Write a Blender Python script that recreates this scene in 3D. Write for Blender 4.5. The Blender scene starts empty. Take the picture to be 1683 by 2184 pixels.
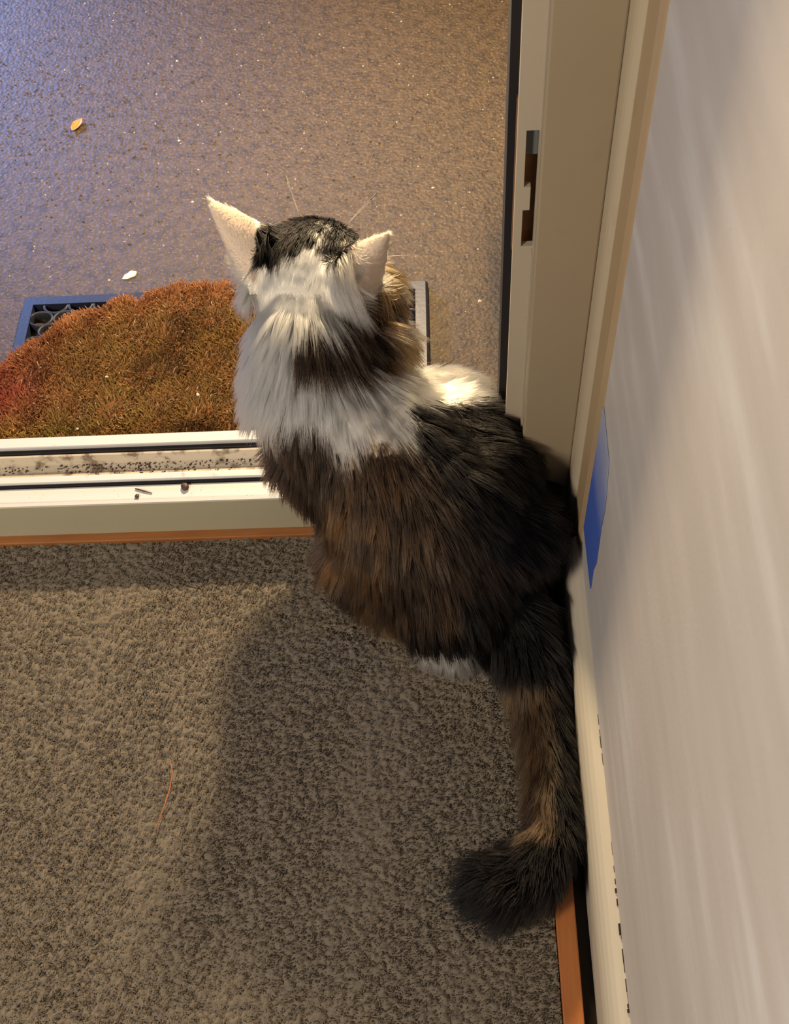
import bpy, bmesh, math, random
import numpy as np
from mathutils import Vector, Matrix, Euler
from mathutils.kdtree import KDTree
from math import radians as rd, sin, cos, pi

random.seed(7)
RNG = np.random.default_rng(7)
K = 0.84            # everything below is laid out in units that are scaled to metres by K
scene = bpy.context.scene
COL = scene.collection

# ------------------------------------------------------------------ camera
def cam_basis(yaw, pitch, roll):
    cy, sy, cp, sp = cos(yaw), sin(yaw), cos(pitch), sin(pitch)
    fwd = Vector((-sy*cp, cy*cp, -sp)); right = Vector((cy, sy, 0)); down = fwd.cross(right)
    cr, sr = cos(roll), sin(roll)
    return right*cr + down*sr, right*-sr + down*cr, fwd
_r, _d, _f = cam_basis(rd(5.267), rd(57.435), rd(6.2986))
cam_data = bpy.data.cameras.new('camera')
cam = bpy.data.objects.new('camera', cam_data); COL.objects.link(cam)
_m = Matrix(((_r.x, -_d.x, -_f.x), (_r.y, -_d.y, -_f.y), (_r.z, -_d.z, -_f.z))).to_4x4()
_m.translation = Vector((0, 0, 1.25))*K
cam.matrix_world = _m
cam_data.sensor_fit = 'VERTICAL'; cam_data.sensor_height = 36; cam_data.sensor_width = 36
cam_data.lens = 2366/2184*36
cam_data.clip_start = 0.02
cam_data.dof.use_dof = True; cam_data.dof.focus_distance = 1.22*K; cam_data.dof.aperture_fstop = 20
scene.camera = cam

# ------------------------------------------------------------------ world, lights, exposure
world = bpy.data.worlds.new('dusk_sky'); scene.world = world; world.use_nodes = True
bg = world.node_tree.nodes['Background']
bg.inputs[0].default_value = (0.50, 0.56, 0.80, 1); bg.inputs[1].default_value = 0.065
def light(name, kind, loc, power, color, size, target=None, spread=None):
    d = bpy.data.lights.new(name, kind); d.energy = power; d.color = color
    if kind == 'POINT': d.shadow_soft_size = size*K
    elif kind == 'AREA':
        d.shape = 'DISK'; d.size = size*K
        if spread: d.spread = rd(spread)
    elif kind == 'SPOT':
        d.shadow_soft_size = size*K; d.spot_size = rd(spread); d.spot_blend = 1.0
    o = bpy.data.objects.new(name, d); COL.objects.link(o); o.location = Vector(loc)*K
    if target is not None:
        v = (Vector(target) - Vector(loc)).normalized(); o.rotation_euler = v.to_track_quat('-Z', 'Y').to_euler()
    return o
# warm low lamp just outside the door, warm room lamp to the left, cold light across the yard
light('porch_lamp', 'POINT', (-0.15, 1.64, 0.86), 82, (1.0, 0.75, 0.44), 0.04)
light('room_lamp', 'POINT', (-1.25, -0.52, 1.40), 84, (1.0, 0.86, 0.70), 0.16)
light('yard_light', 'SPOT', (-2.4, 3.4, 1.1), 720, (0.26, 0.42, 1.0), 0.25, (-1.10, 2.14, -0.05), 37)
scene.view_settings.view_transform = 'Standard'; scene.view_settings.look = 'None'
scene.view_settings.exposure = 0.0; scene.view_settings.gamma = 1.0; scene.view_settings.use_curve_mapping = False

scene.cycles.max_bounces = 6; scene.cycles.diffuse_bounces = 2; scene.cycles.glossy_bounces = 3; scene.cycles.transmission_bounces = 6; scene.cycles.caustics_reflective = False; scene.cycles.caustics_refractive = False; scene.cycles.adaptive_threshold = 0.03; scene.cycles.transparent_max_bounces = 4

# ------------------------------------------------------------------ helpers
def tag(o, label=None, cat=None, kind=None, group=None):
    if label: o['label'] = label
    if cat: o['category'] = cat
    if kind: o['kind'] = kind
    if group: o['group'] = group
    return o
def empty(name, loc=(0, 0, 0)):
    o = bpy.data.objects.new(name, None); COL.objects.link(o); o.location = Vector(loc)*K
    o.empty_display_size = 0.05
    return o
def base_of(parent):
    p = Vector((0, 0, 0))
    while parent is not None:
        p = p + parent.location; parent = parent.parent
    return p
def obj(name, verts, faces, mat, parent=None, smooth=False, origin=None):
    """one mesh object; verts in layout units, world frame"""
    v = np.asarray(verts, float)*K
    o_w = np.array(base_of(parent)) if parent is not None else np.zeros(3)
    if origin is not None:
        loc = np.asarray(origin, float)*K - o_w
    else:
        loc = np.zeros(3)
    v = v - o_w - loc
    me = bpy.data.meshes.new(name)
    me.from_pydata(v.tolist(), [], [list(f) for f in faces]); me.update()
    if mat is not None: me.materials.append(mat)
    if smooth: me.polygons.foreach_set('use_smooth', [True]*len(me.polygons))
    o = bpy.data.objects.new(name, me); COL.objects.link(o); o.location = Vector(loc)
    if parent is not None: o.parent = parent
    return o
class MB:
    def __init__(s): s.v = []; s.f = []
    def add(s, v, f):
        n = len(s.v); s.v += [tuple(p) for p in v]; s.f += [tuple(i+n for i in q) for q in f]; return s
    def box(s, x0, x1, y0, y1, z0, z1, b=0.0):
        if b <= 0:
            v = [(x, y, z) for z in (z0, z1) for y in (y0, y1) for x in (x0, x1)]
            return s.add(v, [(0, 2, 3, 1), (4, 5, 7, 6), (0, 1, 5, 4), (2, 6, 7, 3), (0, 4, 6, 2), (1, 3, 7, 5)])
        bm = bmesh.new(); bmesh.ops.create_cube(bm, size=1)
        for w in bm.verts:
            w.co = Vector(((x0+x1)/2 + w.co.x*(x1-x0), (y0+y1)/2 + w.co.y*(y1-y0), (z0+z1)/2 + w.co.z*(z1-z0)))
        bmesh.ops.bevel(bm, geom=bm.edges[:], offset=b, segments=2, affect='EDGES', profile=0.5)
        bm.verts.index_update()
        s.add([w.co[:] for w in bm.verts], [[w.index for w in q.verts] for q in bm.faces]); bm.free(); return s
    def extrude_x(s, prof, x0, x1, n=1):
        """closed (y,z) profile swept along x"""
        m = len(prof); xs = np.linspace(x0, x1, n+1); v = [(x, y, z) for x in xs for (y, z) in prof]
        f = [(k*m+i, k*m+(i+1) % m, (k+1)*m+(i+1) % m, (k+1)*m+i) for k in range(n) for i in range(m)]
        f += [tuple(range(m-1, -1, -1)), tuple(n*m+i for i in range(m))]
        return s.add(v, f)
    def extrude_y(s, prof, y0, y1):
        m = len(prof); v = [(x, y, z) for y in (y0, y1) for (x, z) in prof]
        f = [(i, i+m, (i+1) % m+m, (i+1) % m) for i in range(m)]
        f += [tuple(range(m)), tuple(2*m-1-i for i in range(m))]
        return s.add(v, f)
    def extrude_z(s, prof, z0, z1):
        m = len(prof); v = [(x, y, z) for z in (z0, z1) for (x, y) in prof]
        f = [(i, (i+1) % m, (i+1) % m+m, i+m) for i in range(m)]
        f += [tuple(range(m-1, -1, -1)), tuple(m+i for i in range(m))]
        return s.add(v, f)
    def tube(s, pts, rad, n=8):
        pts = [Vector(p) for p in pts]; rings = []
        for i, p in enumerate(pts):
            t = (pts[min(i+1, len(pts)-1)] - pts[max(i-1, 0)]).normalized()
            a = t.orthogonal().normalized() if i == 0 else (a_prev - t*a_prev.dot(t)).normalized()
            a_prev = a; b = t.cross(a)
            r = rad[i] if hasattr(rad, '__len__') else rad
            rings.append([p + (a*cos(2*pi*k/n) + b*sin(2*pi*k/n))*r for k in range(n)])
        v = [q[:] for r in rings for q in r]
        f = [(i*n+k, i*n+(k+1) % n, (i+1)*n+(k+1) % n, (i+1)*n+k) for i in range(len(rings)-1) for k in range(n)]
        f += [tuple(range(n-1, -1, -1)), tuple((len(rings)-1)*n+k for k in range(n))]
        return s.add(v, f)
    def build(s, name, mat, parent=None, smooth=False, origin=None):
        return obj(name, s.v, s.f, mat, parent, smooth, origin)

def vnoise(p, freq, seed=0, octaves=2):
    """smooth vector noise from sines, N x 3 -> N x 3"""
    rg = np.random.default_rng(100+seed); out = np.zeros_like(p); amp = 1.0
    for o in range(octaves):
        for k in range(4):
            w = rg.normal(size=(3, 3))*freq; ph = rg.uniform(0, 2*pi, 3)
            out += amp*np.sin(p @ w.T + ph)*0.5
        freq *= 2.1; amp *= 0.5
    return out

class N:
    """small node helper"""
    def __init__(s, name):
        s.m = bpy.data.materials.new(name); s.m.use_nodes = True; s.t = s.m.node_tree
        s.b = s.t.nodes['Principled BSDF']; s.out = s.t.nodes['Material Output']
        s.co = s.t.nodes.new('ShaderNodeTexCoord')
    def n(s, kind, **kw):
        x = s.t.nodes.new(kind)
        for k, v in kw.items(): setattr(x, k, v)
        return x
    def link(s, a, b): s.t.links.new(a, b)
    def mapping(s, scale=(1, 1, 1), rot=(0, 0, 0), src='Object'):
        mp = s.n('ShaderNodeMapping'); mp.inputs['Scale'].default_value = scale; mp.inputs['Rotation'].default_value = rot
        s.link(s.co.outputs[src], mp.inputs['Vector']); return mp.outputs[0]
    def noise(s, scale, detail=3, rough=0.5, vec=None, dist=0):
        x = s.n('ShaderNodeTexNoise'); x.inputs['Scale'].default_value = scale; x.inputs['Detail'].default_value = detail
        x.inputs['Roughness'].default_value = rough; x.inputs['Distortion'].default_value = dist
        s.link(vec if vec is not None else s.co.outputs['Object'], x.inputs['Vector']); return x.outputs['Fac']
    def voronoi(s, scale, vec=None, feature='F1', out='Distance'):
        x = s.n('ShaderNodeTexVoronoi', feature=feature); x.inputs['Scale'].default_value = scale
        s.link(vec if vec is not None else s.co.outputs['Object'], x.inputs['Vector']); return x.outputs[out]
    def ramp(s, fac, stops):
        r = s.n('ShaderNodeValToRGB'); e = r.color_ramp.elements
        while len(e) < len(stops): e.new(0.5)
        for q, (p, c) in zip(e, stops):
            q.position = p; q.color = (*c, 1) if len(c) == 3 else c
        s.link(fac, r.inputs[0]); return r.outputs[0]
    def mix(s, fac, a, b, mode='MIX'):
        x = s.n('ShaderNodeMix', data_type='RGBA', blend_type=mode)
        for sock, v in ((x.inputs[0], fac), (x.inputs[6], a), (x.inputs[7], b)):
            if isinstance(v, (int, float)): sock.default_value = v
            elif isinstance(v, tuple): sock.default_value = (*v, 1)
            else: s.link(v, sock)
        return x.outputs[2]
    def math(s, op, a, b=None, c=None, clamp=False):
        x = s.n('ShaderNodeMath', operation=op, use_clamp=clamp)
        for sock, v in zip(x.inputs, (a, b, c)):
            if v is None: continue
            if isinstance(v, (int, float)): sock.default_value = v
            else: s.link(v, sock)
        return x.outputs[0]
    def sep(s, src='Object'):
        x = s.n('ShaderNodeSeparateXYZ'); s.link(s.co.outputs[src], x.inputs[0]); return x.outputs
    def bump(s, h, strength=0.3, dist=0.002, prev=None):
        x = s.n('ShaderNodeBump'); x.inputs['Strength'].default_value = strength; x.inputs['Distance'].default_value = dist
        s.link(h, x.inputs['Height'])
        if prev is not None: s.link(prev, x.inputs['Normal'])
        s.link(x.outputs[0], s.b.inputs['Normal']); return x.outputs[0]
    def color(s, c):
        if isinstance(c, tuple): s.b.inputs['Base Color'].default_value = (*c, 1)
        else: s.link(c, s.b.inputs['Base Color'])
    def set(s, **kw):
        for k, v in kw.items():
            q = s.b.inputs[k.replace('_', ' ')]
            if isinstance(v, (int, float)): q.default_value = v
            else: s.link(v, q)
        return s.m
def srgb(r, g, b):
    return tuple((c/255/12.92 if c/255 <= 0.04045 else ((c/255+0.055)/1.055)**2.4) for c in (r, g, b))

# ------------------------------------------------------------------ materials
def M_wall():
    a = N('painted_wall')
    st = a.noise(1.0, 4, 0.6, a.mapping((60, 3.0, 16), (rd(4), 0, 0)))           # roller strokes along the wall
    bl = a.noise(4, 3)
    c = a.ramp(st, [(0.36, srgb(174, 171, 170)), (0.52, srgb(182, 179, 179)), (0.68, srgb(197, 198, 201))])
    c = a.mix(a.math('MULTIPLY', bl, 0.35), c, srgb(174, 163, 160))
    spots = a.ramp(a.voronoi(26), [(0.0, (1, 1, 1)), (0.035, (0, 0, 0))])
    c = a.mix(a.math('MULTIPLY', spots, 0.5), c, srgb(120, 105, 92))
    a.color(c); a.bump(a.noise(260, 2), 0.15, 0.001)
    return a.set(Roughness=0.55)
def M_paint(name, c0, c1, dirt=(90, 72, 50), dirt_scale=30, dirt_amt=0.5, rough=0.45, th=0.62):
    a = N(name)
    c = a.mix(a.noise(6, 3), srgb(*c0), srgb(*c1))
    d = a.ramp(a.noise(dirt_scale, 5, 0.65, a.mapping((1, 1, 1))), [(th, (0, 0, 0)), (th+0.12, (1, 1, 1))])
    c = a.mix(a.math('MULTIPLY', d, dirt_amt), c, srgb(*dirt))
    a.color(c); a.bump(a.noise(180, 2), 0.08, 0.001)
    return a.set(Roughness=rough)
def M_wood(name, c0, c1, axis='x'):
    a = N(name)
    sc = (8, 90, 90) if axis == 'x' else (90, 8, 90)
    g = a.noise(1.0, 5, 0.65, a.mapping(sc), 0.6)
    c = a.ramp(g, [(0.3, srgb(*c0)), (0.7, srgb(*c1))])
    c = a.mix(a.math('MULTIPLY', a.noise(14, 3), 0.4), c, srgb(c0[0]*0.7, c0[1]*0.62, c0[2]*0.6))
    a.color(c); a.bump(g, 0.2, 0.001)
    return a.set(Roughness=0.5)
def M_concrete():
    a = N('damp_concrete')
    big = a.noise(2.2, 4, 0.6); fine = a.noise(240, 4, 0.7); mid = a.noise(60, 4, 0.65)
    c = a.mix(big, srgb(60, 49, 35), srgb(82, 66, 46))
    c = a.mix(a.ramp(mid, [(0.42, (0, 0, 0)), (0.62, (0.7,)*3)]), c, srgb(36, 29, 24))
    c = a.mix(a.ramp(fine, [(0.52, (0, 0, 0)), (0.72, (1, 1, 1))]), c, srgb(124, 102, 70))
    # a soft dark smudge beside the right door jamb
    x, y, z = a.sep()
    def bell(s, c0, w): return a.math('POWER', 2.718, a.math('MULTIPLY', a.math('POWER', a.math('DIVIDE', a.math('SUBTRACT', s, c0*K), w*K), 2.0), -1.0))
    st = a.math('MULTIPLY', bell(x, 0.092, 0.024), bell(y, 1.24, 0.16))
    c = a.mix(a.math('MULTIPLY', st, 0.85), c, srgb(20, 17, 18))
    a.color(c)
    grit = a.voronoi(170)
    h = a.math('ADD', a.math('MULTIPLY', grit, -0.8), a.math('ADD', mid, a.math('MULTIPLY', fine, 0.7)))
    a.bump(h, 0.7, 0.0028)
    return a.set(Roughness=0.62)
def M_plain(name, c, rough=0.5, bump=0, bs=200, spec=0.5):
    a = N(name); a.color(a.mix(a.noise(40, 3), srgb(*c), srgb(*[q*0.82 for q in c])))
    if bump: a.bump(a.noise(bs, 3), bump, 0.001)
    a.set(**{'Specular_IOR_Level': spec})
    return a.set(Roughness=rough)
def M_attr(name, rough=0.8, mul=1.0):
    """fibres and skin that carry their own colour"""
    a = N(name); at = a.n('ShaderNodeAttribute', attribute_name='coat'); a.color(at.outputs['Color'])
    a.set(**{'Specular_IOR_Level': 0.25})
    return a.set(Roughness=rough)
def M_fur():
    a = N('cat_fur'); at = a.n('ShaderNodeAttribute', attribute_name='coat')
    h = a.n('ShaderNodeBsdfHairPrincipled', parametrization='COLOR')
    a.link(at.outputs['Color'], h.inputs['Color'])
    h.inputs['Roughness'].default_value = 0.42; h.inputs['Radial Roughness'].default_value = 0.6
    h.inputs['Random Roughness'].default_value = 0.3; h.inputs['IOR'].default_value = 1.32
    a.link(h.outputs[0], a.out.inputs['Surface'])
    return a.m
def M_blue_shadow():
    a = N('blue_shadow_colour'); x, y, z = a.sep()
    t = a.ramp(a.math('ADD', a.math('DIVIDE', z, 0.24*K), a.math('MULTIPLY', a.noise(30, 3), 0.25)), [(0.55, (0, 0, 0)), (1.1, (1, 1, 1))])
    a.color(a.mix(t, srgb(60, 92, 180), srgb(150, 158, 188))); a.bump(a.noise(300, 2), 0.3, 0.001)   # bluish shade put into the colour, fading paler towards its top
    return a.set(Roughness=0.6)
MAT = dict(
    wall=M_wall(),
    base=M_paint('baseboard_paint', (178, 169, 148), (188, 182, 172), (110, 88, 60), 18, 0.35, 0.4, 0.66),
    casing=M_paint('casing_paint', (150, 136, 112), (162, 147, 122), (120, 104, 84), 12, 0.25, 0.5, 0.64),
    corner=M_paint('corner_trim_paint', (182, 170, 148), (174, 161, 138), (150, 120, 84), 20, 0.3),
    tan=M_paint('tan_trim_paint', (168, 146, 116), (160, 138, 108), (140, 108, 76), 20, 0.3),
    vinyl=M_paint('white_vinyl', (206, 206, 208), (198, 197, 197), (96, 76, 56), 55, 0.5, 0.35, 0.66),
    flange=M_paint('aged_vinyl', (176, 165, 146), (186, 174, 154), (96, 80, 62), 60, 0.5, 0.4, 0.68),
    vinyl_dirty=M_paint('dirty_vinyl', (190, 178, 156), (206, 198, 184), (84, 62, 40), 42, 0.8, 0.5, 0.5),
    sillface=M_paint('sill_face_vinyl', (172, 167, 142), (180, 175, 150), (112, 92, 62), 16, 0.3, 0.4, 0.66),
    black=M_plain('black_weatherstrip', (22, 20, 26), 0.7),
    dark=M_plain('dark_gap', (38, 30, 24), 0.9),
    pocket=M_wood('bare_wood_pocket', (112, 78, 44), (140, 100, 60), 'y'),
    steel=M_plain('dull_steel', (120, 126, 126), 0.4),
    oak_x=M_wood('orange_wood_x', (146, 92, 48), (172, 114, 64), 'x'),
    oak_y=M_wood('orange_wood_y', (158, 92, 42), (184, 116, 58), 'y'),
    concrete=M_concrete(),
    rubber=M_plain('blue_black_rubber', (36, 43, 64), 0.45, 0.2),
    rubber_dark=M_plain('black_rubber', (40, 42, 50), 0.5, 0.2),
    matback=M_plain('coir_backing', (120, 76, 36), 0.95, 0.8, 120),
    fibre=M_attr('fibre'),
    skin=M_attr('cat_skin', 0.9),
    fur=M_fur(),
    blue_shadow=M_blue_shadow(),
    leaf=M_plain('dry_leaf', (206, 140, 62), 0.6, 0.4),
    flake=M_plain('pale_flake', (226, 214, 190), 0.7, 0.3),
    seed=M_plain('brown_seed', (70, 46, 34), 0.5, 0.4),
    straw=M_plain('straw', (190, 120, 70), 0.6),
    eye=M_plain('cat_eye', (110, 120, 40), 0.1),
    nose=M_plain('cat_nose', (190, 120, 110), 0.6),
    whisker=M_plain('whisker_white', (236, 230, 222), 0.4),
)
def curves(name, roots_pts, radii, colors, mat, parent, npts):
    """hair-curve object: roots_pts S x npts x 3 (layout units), radii S x npts, colours S x npts x 3"""
    S = roots_pts.shape[0]
    hc = bpy.data.hair_curves.new(name); hc.add_curves([npts]*S)
    o_w = np.array(base_of(parent)) if parent is not None else np.zeros(3)
    pts = (roots_pts.reshape(-1, 3)*K - o_w).astype(np.float32)
    hc.attributes['position'].data.foreach_set('vector', pts.ravel())
    ra = hc.attributes.get('radius') or hc.attributes.new('radius', 'FLOAT', 'POINT')
    ra.data.foreach_set('value', (radii*K).astype(np.float32).ravel())
    ca = hc.attributes.new('coat', 'FLOAT_COLOR', 'POINT')
    c4 = np.ones((S*npts, 4), np.float32); c4[:, :3] = colors.reshape(-1, 3)
    ca.data.foreach_set('color', c4.ravel())
    hc.materials.append(mat)
    o = bpy.data.objects.new(name, hc); COL.objects.link(o)
    if parent is not None: o.parent = parent
    return o

# ------------------------------------------------------------------ the setting
FX = -1.7                                   # how far the doorway runs to the left
# carpet
cx0, cx1, cy0, cy1 = -1.25, 0.099, -0.55, 0.763
fx, fy = -0.78, 0.02                        # finely modelled part: the carpet near the door
xs = np.concatenate([np.linspace(cx0, fx, 30)[:-1], np.linspace(fx, cx1, 480)]); ys = np.concatenate([np.linspace(cy0, fy, 30)[:-1], np.linspace(fy, cy1, 420)])
GX, GY = np.meshgrid(xs, ys)
P = np.stack([GX.ravel(), GY.ravel(), np.zeros(GX.size)], 1)
st_ = 0.0064; tuft = np.array([(x, y) for x in np.arange(cx0, cx1+st_, st_*1.25) for y in np.arange(cy0, cy1+st_, st_*0.8)])
tuft = tuft + RNG.uniform(-0.9, 0.9, tuft.shape)*st_
th = RNG.normal(size=len(tuft))
tk = KDTree(len(tuft))
for i, q in enumerate(tuft.tolist()): tk.insert((q[0]*0.75, q[1], 0), i)
tk.balance()
warp = vnoise(P, 330, 5, 2)*0.0009
near = [tk.find((q[0]*0.75, q[1], 0)) for q in (P+warp).tolist()]
td = np.array([q[2] for q in near]); ti = np.array([q[1] for q in near])
dome = np.clip(1-(td/0.0043)**2, 0, 1)
P[:, 2] = -0.0062 + dome*(0.0032+0.0011*th[ti]) + vnoise(P, 900, 6, 1)[:, 2]*0.00035 + vnoise(P, 24, 4, 1)[:, 2]*0.0007
nx, ny = len(xs), len(ys)
I = np.arange(nx*ny).reshape(ny, nx)
F = np.stack([I[:-1, :-1].ravel(), I[:-1, 1:].ravel(), I[1:, 1:].ravel(), I[1:, :-1].ravel()], 1)
carpet_mat = N('carpet_backing'); carpet_mat.bump(carpet_mat.noise(700, 3, 0.7), 0.5, 0.001); carpet_mat.color(carpet_mat.mix(carpet_mat.noise(90, 3), srgb(126, 116, 102), srgb(104, 95, 83))); carpet_mat = carpet_mat.set(Roughness=0.95)
floor = obj('floor', P, F.tolist(), carpet_mat, smooth=True)
tag(floor, 'grey-brown cut-pile carpet inside the doorway', None, 'structure')
sub = MB().box(-1.3, 0.26, -0.6, 0.80, -0.06, -0.016)
subo = sub.build('subfloor', MAT['dark']); tag(subo, 'dark subfloor in the gap beside the carpet', None, 'structure')

def carpet_pile():
    """short loose yarn ends standing on the tufts"""
    S = 120000
    x = RNG.uniform(-0.80, cx1-0.001, S); y = RNG.uniform(0.0, cy1-0.002, S)
    q3 = np.c_[x, y, np.zeros(S)]
    i = np.array([tk.find((a*0.75, b, 0))[1] for a, b in zip(x, y)]); c = tuft[i]
    off = np.c_[x, y]-c; r = np.linalg.norm(off, axis=1)
    root = np.c_[x, y, -0.0062 + np.clip(1-(r/0.0045)**2, 0, 1)*0.003]
    lean = off*0.25 + RNG.normal(size=(S, 2))*0.0010 + np.array([0, -0.0007])
    tip = root + np.c_[lean, np.full(S, 0.0026)+RNG.normal(size=S)*0.0006]
    pts = np.stack([root, (root+tip)/2 + np.c_[-lean*0.15, np.full(S, 0.0002)], tip], 1)
    rad = np.tile(np.array([0.0006, 0.00055, 0.0003]), (S, 1))
    t = vnoise(q3, 14, 21, 2)[:, 0]*0.5+0.5; col0 = np.array(srgb(116, 106, 93)); col1 = np.array(srgb(138, 126, 110))
    cc = col0 + (col1-col0)*np.clip(t, 0, 1)[:, None]
    cc = cc*(1 + 0.07*th[i][:, None])*(1 + RNG.normal(size=(S, 1))*0.12)
    o = curves('carpet_pile', pts, rad, np.repeat(np.clip(cc, 0.01, 1)[:, None, :], 3, 1), MAT['fibre'], floor, 3); tag(o, 'short twisted carpet pile', None, 'stuff')
carpet_pile()

# wooden strips between carpet and door sill, carpet and wall
t1 = MB().box(FX, 0.136, 0.7625, 0.776, -0.02, 0.002, 0.0015).build('trim_1', MAT['oak_x']); tag(t1, 'thin orange wood strip along the foot of the door sill', None, 'structure')
t2 = MB().box(0.100, 0.1215, -0.6, 0.7625, -0.02, 0.001, 0.0015).build('trim_2', MAT['oak_y']); tag(t2, 'orange wood tack strip between carpet and right wall', None, 'structure')

# right wall, baseboard, corner trims
w = MB().box(0.157, 0.26, -1.2, 0.777, -0.05, 2.9).build('wall_right', MAT['wall']); tag(w, 'off-white painted wall with roller strokes on the right', None, 'structure')
prof = [(0.1575, -0.02), (0.136, -0.02), (0.136, 0.040)] + [(0.157 - 0.021*cos(a)*1.0, 0.040 + 0.042*sin(a)) for a in np.linspace(0.15, pi/2, 7)]
bb = MB().extrude_y(prof, -1.2, 0.70).build('baseboard_right', MAT['base'], smooth=False); tag(bb, 'cream baseboard with rounded top along the right wall', None, 'structure')
gap = MB()
rr = random.Random(5); yy = 0.05
while yy < 0.47:                                             # grubby caulk crack on top of the baseboard
    ln = rr.uniform(0.003, 0.014)
    if rr.random() < (0.85 if (yy < 0.30 or yy > 0.40) else 0.2):
        w_ = rr.uniform(0.0006, 0.0028); gap.box(0.1572-w_*0.8, 0.1573, yy, yy+ln, 0.0815, 0.0815+w_)
    yy += ln + rr.choice([0.0, 0.0, 0.001, 0.006])
gapo = gap.build('caulk_crack', MAT['dark'], bb); tag(gapo, 'dark cracked caulk line', None, 'stuff')
# door wall: right section and header
w2 = MB().box(0.0985, 1.6, 0.777, 0.885, -0.06, 2.9).build('wall_back', MAT['wall']); tag(w2, 'door wall to the right of the doorway', None, 'structure')
w3 = MB().box(FX, 0.0985, 0.777, 0.885, 2.15, 2.9).build('wall_back', MAT['wall']); tag(w3, 'door wall above the doorway', None, 'structure')
cs = MB().box(0.0885, 0.1475, 0.766, 0.778, -0.0, 2.25, 0.002).build('trim_3', MAT['casing']); tag(cs, 'flat cream door casing board beside the right wall', None, 'structure')
pc = [(0.1575, 0.777)] + [(0.1475, 0.777), (0.1475, 0.758)] + [(0.157-0.0095*cos(a), 0.750 - 0.018*sin(a)) for a in np.linspace(0.0, pi/2, 6)]
ct = MB().extrude_z(pc, 0.0, 2.25).build('trim_4', MAT['corner']); tag(ct, 'rounded cream corner moulding beside the casing', None, 'structure')
pt = [(0.1575, 0.733), (0.1535, 0.731), (0.1530, 0.690), (0.1555, 0.681), (0.1575, 0.680)]
tt = MB().extrude_z(pt, 0.0, 2.25).build('trim_5', MAT['tan']); tag(tt, 'tan strip on the right wall beside the corner moulding', None, 'structure')

# sliding door frame: sill with its rails, side frame with lock keeper
door = empty('door_1', (-0.6, 0.83, 0)); tag(door, 'white vinyl sliding door frame with grooved sill', None, 'structure')
MB().extrude_x([(0.776, -0.02), (0.776, 0.072), (0.7805, 0.0725), (0.7815, 0.066), (0.8072, 0.066), (0.8072, -0.02)][::-1], FX, 0.075).build('sill_tray', MAT['vinyl'], door)
MB().extrude_x([(0.7752, 0.0), (0.7752, 0.0700), (0.776, 0.0705), (0.776, 0.0)][::-1], FX, 0.075).build('sill_face', MAT['sillface'], door)
MB().extrude_x([(0.8115, -0.02), (0.8115, 0.0715), (0.8125, 0.073), (0.8215, 0.073), (0.8222, 0.072), (0.8222, -0.02)][::-1], FX, 0.075).build('inner_rail', MAT['vinyl'], door)
MB().extrude_x([(0.8222, -0.02), (0.8222, 0.054), (0.853, 0.054), (0.8545, 0.071), (0.8568, 0.072), (0.8568, -0.02)][::-1], FX, 0.075).build('dirty_channel', MAT['vinyl_dirty'], door)
MB().box(FX, 0.075, 0.8086, 0.8118, -0.02, 0.0690).box(FX, 0.075, 0.8615, 0.8672, -0.02, 0.0700).build('track_gasket', MAT['black'], door)
MB().extrude_x([(0.867, -0.06), (0.867, 0.075), (0.868, 0.0762), (0.883, 0.0762), (0.884, 0.075), (0.884, -0.06)][::-1], FX, 0.075).build('outer_rail', MAT['vinyl'], door)
# right side frame
S0, S1 = 0.0, 2.15
def yz(u): return u
fl = MB()
fx0, fx1, fy0, fy1 = 0.0702, 0.0895, 0.799, 0.806
zk0, zk1, zk2, zk3 = 0.469, 0.515, 0.543, 0.606             # lock keeper opening: low slot, tongue, high slot
kx = fx0 + (fx1-fx0)*0.40
fl.box(fx0, fx1, fy0, fy1, S0+0.06, zk0).box(fx0, fx1, fy0, fy1, zk3, S1).box(fx0, kx, fy0, fy1, zk0, zk3)
fl.box(kx, kx+(fx1-fx0)*0.33, fy0, fy1, zk1, zk2)
fl.build('side_flange', MAT['flange'], door)
MB().box(fx1-0.002, 0.0990, 0.786, 0.7995, S0+0.06, zk0-0.002).box(fx1-0.0005, 0.0990, 0.786, 0.7995, zk0-0.002, S1).build('flange_bead', MAT['flange'], door)
kp = MB().box(fx0, fx1+0.004, 0.815, 0.822, zk0-0.02, zk3+0.02).build('lock_pocket', MAT['pocket'], door); tag(kp, 'bare wood seen through the lock slots')
st = MB().box(kx+0.0002, fx1, 0.8065, 0.8105, zk3-0.032, zk3).build('keeper_plate', MAT['steel'], door); tag(st, 'dull steel keeper plate')
MB().box(0.0735, 0.0985, 0.822, 0.885, 0.0, S1).build('side_channel', MAT['flange'], door)
MB().box(0.0643, 0.0800, 0.838, 0.868, 0.04, S1).build('weatherstrip', MAT['black'], door)
MB().box(0.0656, 0.0668, 0.8685, 0.884, 0.04, S1).build('side_lip', MAT['vinyl'], door)

# patio
slab = MB().box(-3.2, 2.2, 0.884, 4.2, -0.14, -0.040).build('patio', MAT['concrete']); tag(slab, 'damp rough concrete patio slab outside the door', None, 'structure')

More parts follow.
